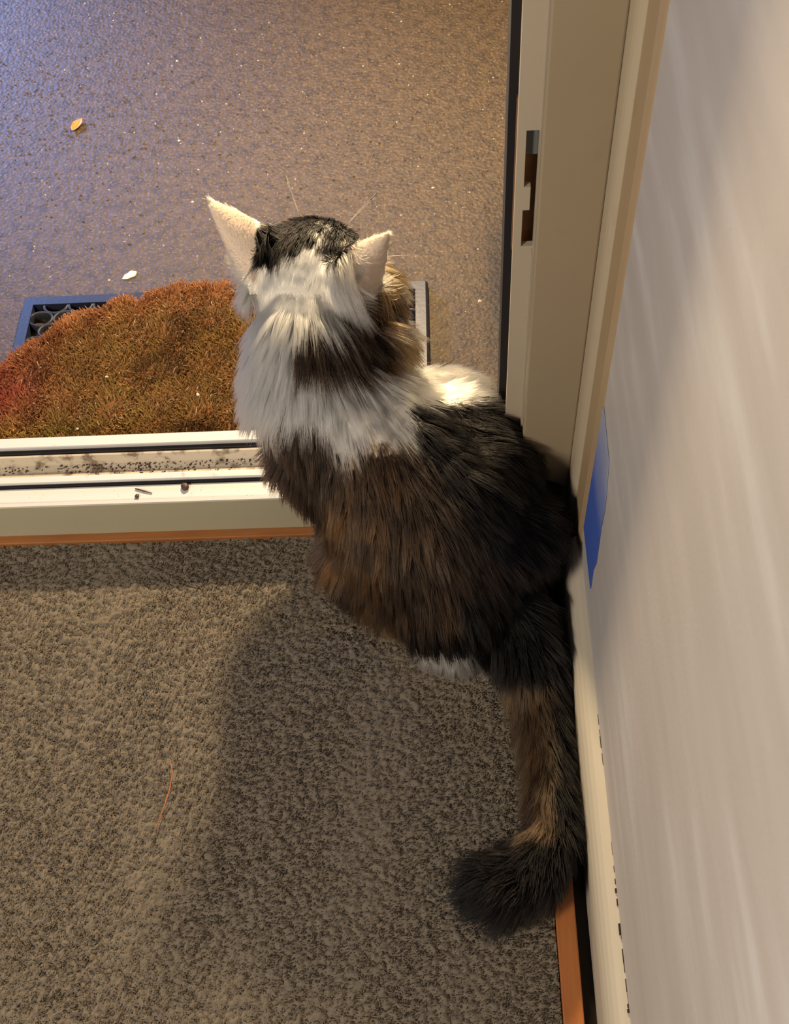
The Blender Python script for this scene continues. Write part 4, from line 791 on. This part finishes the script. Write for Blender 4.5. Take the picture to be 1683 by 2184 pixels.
W-104,815,356 W-100,814,352 W-94,820,345 W-89,823,340 W-87,831,338 B-77,841,327 G-75,840,326 B-69,843,324 G-64,849,319 G-58,852,313 B-54,860,305
W-44,870,289 W-42,886,277 W-204,817,348 W-204,820,349 W-195,815,356 W-186,809,360 W-183,808,361 W-178,807,364 W-168,801,364 W-164,804,366
W-156,800,366 W-153,800,366 W-149,802,368 W-143,796,366 W-136,801,367 W-130,798,364 W-123,802,362 W-118,804,359 W-115,806,359 W-108,809,357
W-104,807,353 W-97,815,348 W-95,818,346 W-91,820,342 W-85,824,336 W-82,825,330 G-75,834,325 B-69,834,322 B-60,838,315 G-59,839,313 B-54,850,308
W-46,857,294 W-40,869,281 W-214,827,333 W-211,818,337 W-198,810,352 W-196,807,353 W-185,803,358 W-180,800,360 W-175,802,362 W-173,801,363
W-163,795,362 W-159,796,363 W-150,795,365 W-145,792,363 W-143,792,364 W-138,794,365 W-130,793,362 W-126,794,360 W-122,796,359 W-114,799,356
W-110,799,353 W-104,801,350 W-101,803,349 W-92,809,343 W-89,815,340 W-86,819,336 W-81,822,330 W-73,828,322 G-66,832,319 B-61,835,315 G-59,837,313
G-49,841,301 G-44,854,289 W-40,866,280 W-217,819,328 W-207,813,343 W-199,803,347 W-194,801,351 W-191,801,353 W-185,798,356 W-174,793,358 W-172,791,357
W-166,791,359 W-156,793,362 W-152,788,359 W-149,790,361 W-139,788,361 W-135,787,359 W-130,792,361 W-127,792,359 W-119,792,355 W-114,797,355
W-107,797,351 W-102,798,348 W-98,803,347 D-95,801,343 D-89,806,337 W-87,811,335 W-81,818,330 D-74,821,321 W-66,827,318 W-62,828,314 O-58,828,310
G-51,834,301 G-44,852,287 O-43,850,282 W-206,802,339 W-198,797,344 W-192,795,348 W-191,796,349 W-180,791,353 W-174,790,356 W-172,789,355 W-164,786,355
W-158,786,356 W-156,787,358 W-148,786,358 D-144,783,357 W-139,785,358 W-133,784,357 W-127,787,356 W-121,790,354 D-114,789,349 D-111,791,348
D-103,793,345 D-101,797,346 D-94,799,340 D-92,802,339 D-83,808,330 D-79,813,326 D-71,815,316 D-71,816,316 D-64,822,314 D-59,822,308 G-54,828,302
G-45,840,285 O-42,853,279 W-213,808,331 W-209,804,336 W-203,795,338 W-193,790,344 W-192,793,347 W-184,786,348 W-177,786,351 W-172,783,351
W-167,782,352 W-158,782,353 D-154,781,353 D-150,783,355 D-141,783,357 D-135,779,354 D-134,780,355 D-124,781,350 D-123,785,352 D-117,783,347
D-112,786,346 D-108,789,345 D-100,790,340 D-94,796,338 D-92,792,335 D-84,801,328 D-79,808,322 D-76,808,319 D-69,813,312 D-64,815,311 O-57,820,302
O-51,826,294 G-44,840,280 O-42,847,275 W-217,806,320 W-210,801,331 W-203,793,336 W-193,789,343 W-190,786,343 W-183,786,348 W-176,781,348 W-169,778,348
W-168,780,350 D-158,777,350 D-155,777,351 D-147,778,353 D-144,777,352 D-138,774,350 D-131,777,351 D-126,776,348 D-119,781,348 D-115,782,346
D-112,784,345 D-103,786,340 D-100,784,338 D-93,789,334 D-90,789,331 D-86,794,326 D-77,802,318 D-72,810,312 D-69,808,308 D-66,812,309 G-57,816,299
G-51,823,291 G-45,833,277 G-42,847,260 W-213,794,322 W-205,790,331 W-200,785,334 W-195,782,336 W-191,780,338 W-185,779,342 W-177,776,344 W-171,778,347
W-168,777,347 D-159,774,347 D-151,775,350 D-147,771,347 D-141,774,350 D-136,769,347 D-130,770,346 D-126,774,346 D-122,774,344 D-118,777,343
D-109,777,338 D-104,780,337 D-98,779,333 D-98,779,333 D-92,783,329 D-82,786,324 D-78,796,319 D-73,797,314 D-69,797,309 D-60,812,301 G-56,815,295
G-51,820,287 G-50,823,287 G-43,853,247 W-215,792,318 W-213,793,321 W-202,784,332 W-196,779,333 W-191,776,334 W-182,774,340 W-179,772,340 W-173,772,342
W-166,771,343 D-162,772,345 D-154,769,344 D-149,768,344 D-146,766,344 D-139,768,346 D-134,768,346 D-129,766,343 D-120,772,342 D-116,770,338
D-110,773,336 D-104,774,333 D-102,776,333 D-97,775,329 D-92,781,329 D-86,780,325 D-77,787,320 D-76,789,319 D-67,799,307 D-61,802,301 G-56,801,297
G-50,809,289 O-48,812,284 W-46,853,233 W-37,855,231 W-219,793,310 W-209,784,322 W-202,780,329 W-193,773,331 W-188,774,335 W-187,772,335 W-177,768,337
W-173,765,337 W-165,765,339 D-161,764,339 D-156,763,339 D-148,763,341 D-143,763,342 D-135,763,342 D-134,764,343 D-130,765,342 D-123,765,339
D-117,768,338 D-111,767,333 D-106,771,332 D-100,772,330 D-92,776,327 D-91,772,325 D-83,777,322 D-82,779,322 D-74,783,316 D-68,780,313 D-64,783,310
O-56,798,298 O-54,802,295 O-49,807,288 W-42,812,277 W-41,851,233 W-223,796,303 W-214,785,314 W-206,774,320 W-205,777,322 W-197,771,326 W-190,767,329
W-187,765,329 W-178,765,335 W-169,763,336 W-165,763,337 D-158,762,338 D-157,760,337 D-150,759,337 D-143,761,340 D-140,758,338 D-132,756,337
D-126,758,336 D-124,762,337 D-118,762,333 D-109,764,330 D-105,764,328 D-103,766,328 D-98,764,325 D-90,770,323 D-84,773,321 D-79,773,318 D-71,775,315
D-67,776,314 W-61,777,309 W-59,783,306 W-53,784,299 W-46,792,290 W-44,796,287 W-38,798,281 W-219,783,304 W-208,772,316 W-202,771,322 W-197,765,322
W-190,766,329 W-181,759,328 W-176,757,330 W-170,760,333 W-169,758,332 W-163,756,333 D-153,756,335 D-151,757,336 D-143,756,336 D-136,752,334
D-133,756,337 D-127,755,335 D-124,754,332 D-115,755,329 D-111,760,329 D-109,759,328 D-100,763,326 D-97,762,324 D-89,762,319 D-84,763,318 D-79,766,316
D-71,766,313 D-68,771,313 W-62,774,310 W-55,773,303 W-54,773,302 W-48,777,298 W-42,786,288 W-37,795,281 W-214,772,306 W-209,770,313 W-201,764,318
W-196,761,320 W-192,761,323 W-183,756,325 W-176,754,326 W-171,756,330 W-169,754,329 W-164,752,329 W-153,753,332 W-152,750,330 W-143,750,332
W-138,749,332 D-134,751,333 D-130,751,332 D-122,754,331 W-114,750,327 W-109,752,326 W-106,756,326 W-101,755,324 D-93,757,320 W-90,757,318 D-86,758,317
D-80,760,315 D-76,759,314 W-66,767,311 W-64,767,309 W-57,767,304 W-50,774,299 W-46,775,296 W-39,780,288 W-35,791,280 W-225,781,287 W-214,767,304
W-210,764,308 W-200,759,315 W-197,757,316 W-192,755,318 W-182,754,323 W-180,751,322 W-174,751,325 W-166,750,327 W-162,746,325 W-154,745,326
W-153,749,329 W-146,747,329 W-141,746,328 W-133,745,326 W-125,744,326 W-119,749,328 W-114,744,325 W-112,750,327 W-105,747,322 W-102,751,322
W-98,752,321 W-87,756,317 W-84,754,315 W-81,752,313 W-71,755,309 W-68,758,308 W-62,758,305 W-56,765,305 W-51,760,302 W-44,764,296 W-39,771,290
W-38,774,289 W-224,775,284 W-217,769,298 W-211,762,306 W-202,755,310 W-200,757,313 W-192,751,315 W-184,749,318 W-182,747,317 W-172,747,323
W-168,743,321 W-164,744,323 W-159,744,324 W-151,741,323 W-143,741,323 W-137,742,324 W-135,744,325 W-127,742,324 W-120,741,324 W-118,739,323
W-112,743,324 W-108,743,322 W-103,746,321 W-98,743,317 W-92,747,316 W-86,746,314 W-81,748,312 W-77,748,309 W-68,751,306 W-66,751,305 W-55,753,302
W-52,755,301 W-45,761,298 W-40,759,292 W-37,766,289 G-43,843,279 O-39,856,266 O-40,851,261 G-44,837,274 G-45,834,263 W2,905,177 W23,914,164
W-44,856,231 W-38,890,195 W-29,881,205 W-22,873,213 W-18,868,214 W-8,883,199 W-6,873,205 W-2,887,194 W5,901,181 W15,892,183 W20,907,170 W24,905,171
W-40,809,278 W-37,844,235 W-34,848,233 W-26,845,230 W-22,854,224 W-13,866,213 W-11,868,211 W-5,869,207 W-1,873,203 W7,883,192 W15,881,188 W18,884,185
W23,890,179 W32,900,169 W37,906,162 W-42,803,282 W-38,800,281 W-32,841,234 W-27,842,232 W-24,843,231 W-18,845,226 W-9,850,219 W-7,853,217 W4,867,202
W5,866,202 W9,852,214 W16,873,192 W24,879,183 W28,879,180 W38,889,170 W40,893,167 W46,902,158 W-41,789,287 W-38,795,282 W-30,805,269 W-28,799,270
W-25,830,235 W-17,831,231 W-9,841,222 W-2,838,223 W-2,838,223 W3,840,222 W11,848,216 W14,838,222 W26,872,185 W28,838,220 W31,841,216 W38,881,172
W47,891,161 W-42,780,290 W-35,790,281 W-33,789,279 W-24,798,267 W-20,827,234 W-15,825,232 W-11,832,227 W-7,828,226 W2,827,226 W7,830,225 W12,836,223
W19,831,226 W22,831,225 W30,827,224 W32,829,223 W37,845,209 W43,837,212 W54,883,155 W-39,773,290 W-35,782,283 W-30,787,276 W-24,791,269 W-22,788,270
W-18,789,265 W-9,818,229 W-7,819,229 W1,820,228 W8,816,230 W12,820,229 W19,817,229 W22,820,228 W31,823,225 W36,828,221 W42,834,214 W47,835,210
W52,880,157 W-40,764,292 W-39,770,290 W-33,770,285 W-25,777,276 W-23,775,275 W-16,786,264 W-13,793,258 W-6,815,230 W0,818,229 W7,816,230 W11,814,231
W19,807,232 W18,810,231 W29,816,227 W35,813,226 W38,813,225 W44,820,219 W51,828,212 W56,827,208 W64,832,198 W-40,760,292 W-34,765,287 W-32,764,286
W-23,773,275 W-23,775,274 W-19,774,270 W-13,777,264 W-7,782,257 W-2,806,231 W7,804,233 W12,801,234 W19,803,232 W22,808,231 W24,807,230 W34,811,226
W41,812,224 W42,807,225 W53,817,215 K58,817,210 W58,826,207 W-41,752,293 W-36,751,291 W-31,753,288 W-27,761,283 W-23,765,278 W-16,765,270 W-11,770,264
W-6,782,256 K-1,780,252 K2,784,247 W12,798,233 W17,800,233 W23,801,231 K27,796,230 K30,797,229 K38,798,227 K44,804,225 K49,804,222 K57,807,215
K64,821,203 W-39,748,292 W-34,750,290 W-32,750,288 W-25,751,282 W-23,755,281 K-14,765,268 K-12,759,269 K-8,766,264 K-1,768,256 K7,791,232 K8,789,232
K14,792,233 K24,792,230 K28,794,229 K31,790,229 K39,795,226 K44,794,225 K46,792,224 K51,799,221 K62,805,211 K69,812,203 K70,805,204 W-39,738,289
W-34,740,287 W-34,740,287 K-26,743,283 K-21,750,280 K-17,745,279 K-11,758,269 K-7,757,266 K-1,761,258 K5,777,246 K11,786,231 K17,783,231 K21,787,231
K23,781,231 K33,781,228 K38,785,227 K46,788,225 K50,789,223 K51,787,223 K61,795,216 K68,803,206 K70,801,205 W-42,735,289 W-34,736,286 W-30,738,285
K-24,739,283 K-23,743,282 K-17,745,278 K-14,743,277 K-4,753,263 K0,759,258 K1,762,255 K7,760,251 K14,767,243 K18,771,236 K25,776,230 K32,775,228
K34,776,228 K39,776,226 K47,780,224 K54,779,222 K58,782,220 K63,785,217 K70,789,209 W-41,732,288 W-39,730,287 W-32,734,285 W-29,731,284 K-22,731,282
K-19,731,281 K-9,739,273 K-4,740,268 K-3,741,267 K2,747,260 K10,758,250 K12,760,247 K20,761,239 K28,768,229 K31,769,229 K38,769,227 K45,775,225
K45,775,225 K51,773,223 K59,773,221 K61,779,219 K70,783,212 W-150,940,200 W-100,930,160 W-180,910,250 W-120,960,300 W-130,985,315 B-200,930,340
B-90,940,335 K-160,955,385 K-110,945,380 W-100,750,50 K0,760,60 W-150,830,90 W-155,800,120 W15,930,30 W20,900,80 K140,750,100 W85,770,20 W-125,760,15
W45,885,150 W10,880,155 W20,900,130 W0,860,185 W30,890,110 W35,870,140 P-60,885,400 P-75,880,370 P-85,885,345 P-100,885,385 P-55,878,415 P-90,882,395
P-230,940,410 P-215,925,390 P-200,925,375 P-215,910,365 P-240,938,420 W-30,880,120 T33,288,20 D100,420,0 B-30,600,30 B-80,630,30
"""
def parse_seeds():
    out = []; cl = []
    for tok in SEEDS.split():
        c, xs = tok[0], tok[1:].split(','); out.append([int(q)/1000 for q in xs]); cl.append(c)
    return np.array(out), cl
SD, SC = parse_seeds()
SCOL = np.array([PALETTE[c] for c in SC])
KD = KDTree(len(SD))
for i, p in enumerate(SD): KD.insert(p, i)
KD.balance()
def coat(p, jit=0.004, rng=RNG):
    q = p + vnoise(p, 160, 41, 2)*0.0035 + rng.normal(size=p.shape)*jit
    idx = np.array([KD.find(r)[1] for r in q.tolist()])
    return SCOL[idx].copy(), idx
def seg_dist(p, a, b):
    ab = b-a; t = np.clip(((p-a) @ ab)/(ab @ ab), 0, 1); return np.linalg.norm(p-(a+t[:, None]*ab), axis=1), t
def smooth(x, a, b):
    t = np.clip((x-a)/(b-a), 0, 1); return t*t*(3-2*t)

def build_cat():
    cat_e = root = empty('cat', (-0.02, 0.66, 0)); tag(root, 'long-haired white and brown-black cat sitting in the doorway, seen from behind', 'cat')
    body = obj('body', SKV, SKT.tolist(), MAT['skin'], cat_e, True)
    # ---- fur
    A, B, C = SKV[SKT[:, 0]], SKV[SKT[:, 1]], SKV[SKT[:, 2]]
    area = np.linalg.norm(np.cross(B-A, C-A), axis=1)/2
    mid = (A+B+C)/3; area = area*(1 + 1.3*(np.linalg.norm(mid-np.array([-0.148, 0.88, 0.35]), axis=1) < 0.13))*np.where(mid[:, 2] < 0.012, 0.1, 1.0)
    def sample(S, rg):
        f = rg.choice(len(SKT), S, p=area/area.sum()); u = rg.uniform(size=(S, 1)); w = rg.uniform(size=(S, 1)); m = (u+w > 1)
        u = np.where(m, 1-u, u); w = np.where(m, 1-w, w)
        p = A[f]*(1-u-w)+B[f]*u+C[f]*w; n = SKN[SKT[f, 0]]*(1-u-w)+SKN[SKT[f, 1]]*u+SKN[SKT[f, 2]]*w
        return p, n/np.linalg.norm(n, axis=1, keepdims=True)
    head = np.array(HEAD); face = np.array(FACE); tail = np.array(TAIL)[:, :3]
    def field(p, n, rg):
        """flow direction, length, lift for roots p"""
        S = len(p)
        dh = np.linalg.norm(p-head, axis=1)
        wh = 1-smooth(dh, 0.058, 0.085)                                  # head
        dt = np.full(S, 9.0); tdir = np.zeros((S, 3)); tpar = np.zeros(S)
        for k in range(1, len(tail)-1):
            d, t = seg_dist(p, tail[k], tail[k+1]); m = d < dt; dt[m] = d[m]; v = tail[k+1]-tail[k]; tdir[m] = v/np.linalg.norm(v); tpar[m] = k+t[m]
        wt = (1-smooth(dt, 0.038, 0.055))*(p[:, 1] < 0.58)*(p[:, 2] < 0.11)*(p[:, 0] > 0.0)
        wt = np.maximum(wt, (p[:, 1] < 0.53)*1.0)
        ear_d = np.minimum.reduce([seg_dist(p, np.array(e['tip']), (np.array(e['inner'])+np.array(e['outer']))/2)[0]*1.0 + 0.5*np.maximum(0, 0.368-p[:, 2]) for e in (EAR_L, EAR_R)])
        we = (1-smooth(ear_d, 0.022, 0.034))*(p[:, 2] > 0.352)*((np.abs(p[:, 0]+0.150) > 0.052)*1.0)
        # body: from the nape down the back, spreading to the sides
        axis = np.array([0.40, -0.62, -0.68]); cen = np.array([-0.10, 0.80, 0.24])
        rad = p-cen; rad = rad-(rad @ axis)[:, None]*axis; rad /= (np.linalg.norm(rad, axis=1, keepdims=True)+1e-6)
        d = axis*0.75 + np.array([0, 0, -0.75]) + rad*0.30
        low = 1-smooth(p[:, 2], 0.03, 0.12); d = d + np.outer(low, [0, 0, -0.3])
        # ruff spreads out from the back of the head
        dn = np.linalg.norm(p-np.array([-0.150, 0.835, 0.315]), axis=1); wr = 1-smooth(dn, 0.06, 0.135)
        fan = p-np.array([-0.150, 0.905, 0.40]); fan /= np.linalg.norm(fan, axis=1, keepdims=True)
        d = d*(1-wr[:, None]*0.8) + fan*(wr[:, None]*1.1)
        hd = -face + np.array([0, 0, 0.15]) + (p-head)*4.0
        d = d*(1-wh[:, None]) + hd*wh[:, None]
        d = d*(1-wt[:, None]) + (tdir*1.0 + n*0.3)*wt[:, None]
        ed = np.where((p[:, 0] < -0.15)[:, None], np.array(EAR_L['tip'])-np.array(EAR_L['inner'])*0.5-np.array(EAR_L['outer'])*0.5, np.array(EAR_R['tip'])-np.array(EAR_R['inner'])*0.5-np.array(EAR_R['outer'])*0.5)
        ed = ed/np.linalg.norm(ed, axis=1, keepdims=True)
        d = d*(1-we[:, None]) + ed*we[:, None]
        d = d + vnoise(p, 42, 51, 2)*0.13
        d = d-(d*n).sum(1)[:, None]*n; d /= (np.linalg.norm(d, axis=1, keepdims=True)+1e-6)
        L = np.full(S, 0.036); lift = np.full(S, 0.34)
        L = L + 0.012*wr; lift = lift + 0.10*wr
        L = L*(1-wh)+0.019*wh; lift = lift*(1-wh)+0.30*wh
        leg = (1-smooth(p[:, 2], 0.05, 0.11))*(p[:, 1] > 0.735); L = L*(1-leg)+0.012*leg
        L = L*(1-wt)+0.034*wt; lift = lift*(1-wt)+0.55*wt
        tipw = smooth(tpar, 4.6, 6.0)*wt; L = L*(1+0.25*tipw)
        L = L*(1-we)+0.0075*we; lift = lift*(1-we)+0.35*we
        heel = np.exp(-((p[:, 0]+0.02)**2+(p[:, 1]-0.565)**2)/0.0009)*(p[:, 2] < 0.06); L = L*(1-0.35*heel)
        return d, L, lift, we, wh, wt
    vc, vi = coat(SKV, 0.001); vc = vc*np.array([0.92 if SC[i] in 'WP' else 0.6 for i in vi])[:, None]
    ev = field(SKV, SKN, RNG)[3]; vc = vc*(1-ev[:, None]) + np.array(PALETTE['P'])*ev[:, None]
    ca = body.data.attributes.new('coat', 'FLOAT_COLOR', 'POINT'); c4 = np.ones((len(SKV), 4), np.float32); c4[:, :3] = vc
    ca.data.foreach_set('color', c4.ravel())
    rg = np.random.default_rng(21)
    G = 5200; gp, gn = sample(G, rg); gd, gL, gl, *_ = field(gp, gn, rg)
    gd = gd + rg.normal(size=gd.shape)*0.10
    gv = (gd*np.cos(gl)[:, None] + gn*np.sin(gl)[:, None])*gL[:, None]*rg.uniform(0.85, 1.15, (G, 1))
    gk = KDTree(G)
    for i, p in enumerate(gp.tolist()): gk.insert(p, i)
    gk.balance()
    S = 185000; NP = 5
    p, n = sample(S, rg)
    keep = p[:, 2] > 0.006; p, n = p[keep], n[keep]; S = len(p)
    d, L, lift, we, wh, wt = field(p, n, rg)
    L = L*rg.uniform(0.65, 1.15, S)
    lift = lift*rg.uniform(0.75, 1.25, S)
    v = (d*np.cos(lift)[:, None] + n*np.sin(lift)[:, None])*L[:, None]
    gi = np.array([gk.find(q)[1] for q in p.tolist()])
    clump = (0.62*(1-we)*(1-0.5*wh))*rg.uniform(0.55, 1.0, S)
    root = p - n*0.002
    tgt = gp[gi] + gv[gi]*(L/np.maximum(gL[gi], 1e-4))[:, None]*1.0
    pts = np.empty((S, NP, 3)); ts = np.linspace(0, 1, NP)
    droop = np.zeros((S, 3)); droop[:, 2] = -0.22*L*(1-we)
    for k, t in enumerate(ts):
        a = root + v*t + droop*t*t
        b = gp[gi] + gv[gi]*(L/np.maximum(gL[gi], 1e-4))[:, None]*t + droop*t*t
        w = (clump*t**1.3)[:, None]
        pts[:, k] = a*(1-w) + b*w
    pts[:, 1:] += rg.normal(size=(S, NP-1, 3))*(L[:, None, None]*0.012)
    # never through the floor, the walls or the sill
    zmin = np.where((pts[..., 1] > 0.772) & (pts[..., 1] < 0.888), 0.077, 0.0025); pts[..., 2] = np.maximum(pts[..., 2], zmin)
    wx = np.where(pts[..., 2] < 0.085, 0.1345, 0.1515); pts[..., 0] = np.minimum(pts[..., 0], wx)
    cc, idx = coat(p + v*0.72, 0.003, rg)
    onear = we > 0.4; cc[onear] = np.array(PALETTE['P'])*rg.uniform(0.8, 1.22, (onear.sum(), 1))
    isw = onear | np.array([SC[i] in 'WP' for i in idx])
    tint = 1 + rg.normal(size=(S, 1))*np.where(isw, 0.04, 0.22)[:, None]
    # tabby ticking in the brown fur: whole locks run lighter, orange or darker
    lock = rg.normal(size=G)[gi]; br = ~onear & np.array([SC[i] in 'BOGC' for i in idx])
    tint = tint*np.where(br, np.exp(lock*0.30), 1.0)[:, None]
    cc = np.clip(cc*tint, 0.002, 0.98)
    ora = br & (rg.normal(size=G)[gi] > 0.9); cc[ora] = cc[ora]*np.array([1.15, 0.98, 0.85])
    col = np.repeat(cc[:, None, :], NP, 1)
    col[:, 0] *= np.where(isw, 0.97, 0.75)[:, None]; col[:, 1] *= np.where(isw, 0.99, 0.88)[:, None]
    thick = np.where(we > 0.5, 0.00026, np.where(wh > 0.5, 0.00028, 0.00032))*rg.uniform(0.75, 1.25, S)
    rad = thick[:, None]*np.array([1.0, 1.0, 0.9, 0.65, 0.12])[None, :]
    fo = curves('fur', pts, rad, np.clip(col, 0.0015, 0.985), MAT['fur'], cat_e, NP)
    tag(fo, 'long soft coat in white, brown and black', None, 'stuff')
    return cat_e, body
cat_root, cat_body = build_cat()
# face and whiskers
side = Vector((0, 0, 1)).cross(FACE).normalized()*-1
up = side.cross(FACE)
if up.z < 0: up = -up
def dot(name, c, r, mat, label):
    b = MB(); ball(b, c, r, None, 3); o = b.build(name, mat, cat_root, True); tag(o, label); return o
for s in (1, -1): dot('eye', HEAD + FACE*0.056 + side*0.027*s + up*0.008, 0.0115, MAT['eye'], 'green eye')
dot('nose', HEAD + FACE*0.089 + Vector((0, 0, -0.020)), (0.007, 0.006, 0.005), MAT['nose'], 'pink nose')
rgw = random.Random(4)
def whisk(p, d, L, sag, w=1.0):
    p, d = Vector(p), Vector(d).normalized(); q = [p + d*L*t + Vector((0, 0, -sag*L*t*t)) for t in (0, .25, .5, .75, 1)]
    MB().tube(q, [q_*w for q_ in (0.0006, 0.0005, 0.0004, 0.0003, 0.00015)], 5).build('whisker', MAT['whisker'], cat_root, True)
for s in (1, -1):
    for k in range(7):
        c = HEAD + FACE*(0.066-0.003*(k % 3)) + side*s*0.021 + Vector((0, 0, -0.024-0.004*(k//3)))
        whisk(c, side*s*1.0 + FACE*rgw.uniform(-0.25, 0.45) + up*rgw.uniform(-0.45, 0.35), rgw.uniform(0.065, 0.088), rgw.uniform(0.05, 0.3))
for s in (1, -1):
    for k in range(2):
        whisk(HEAD + FACE*0.045 + side*s*0.026 + up*0.034, up*0.8 + side*s*rgw.uniform(0.5, 0.9) + FACE*rgw.uniform(0.5, 0.9), rgw.uniform(0.045, 0.06), 0.1, 0.4)
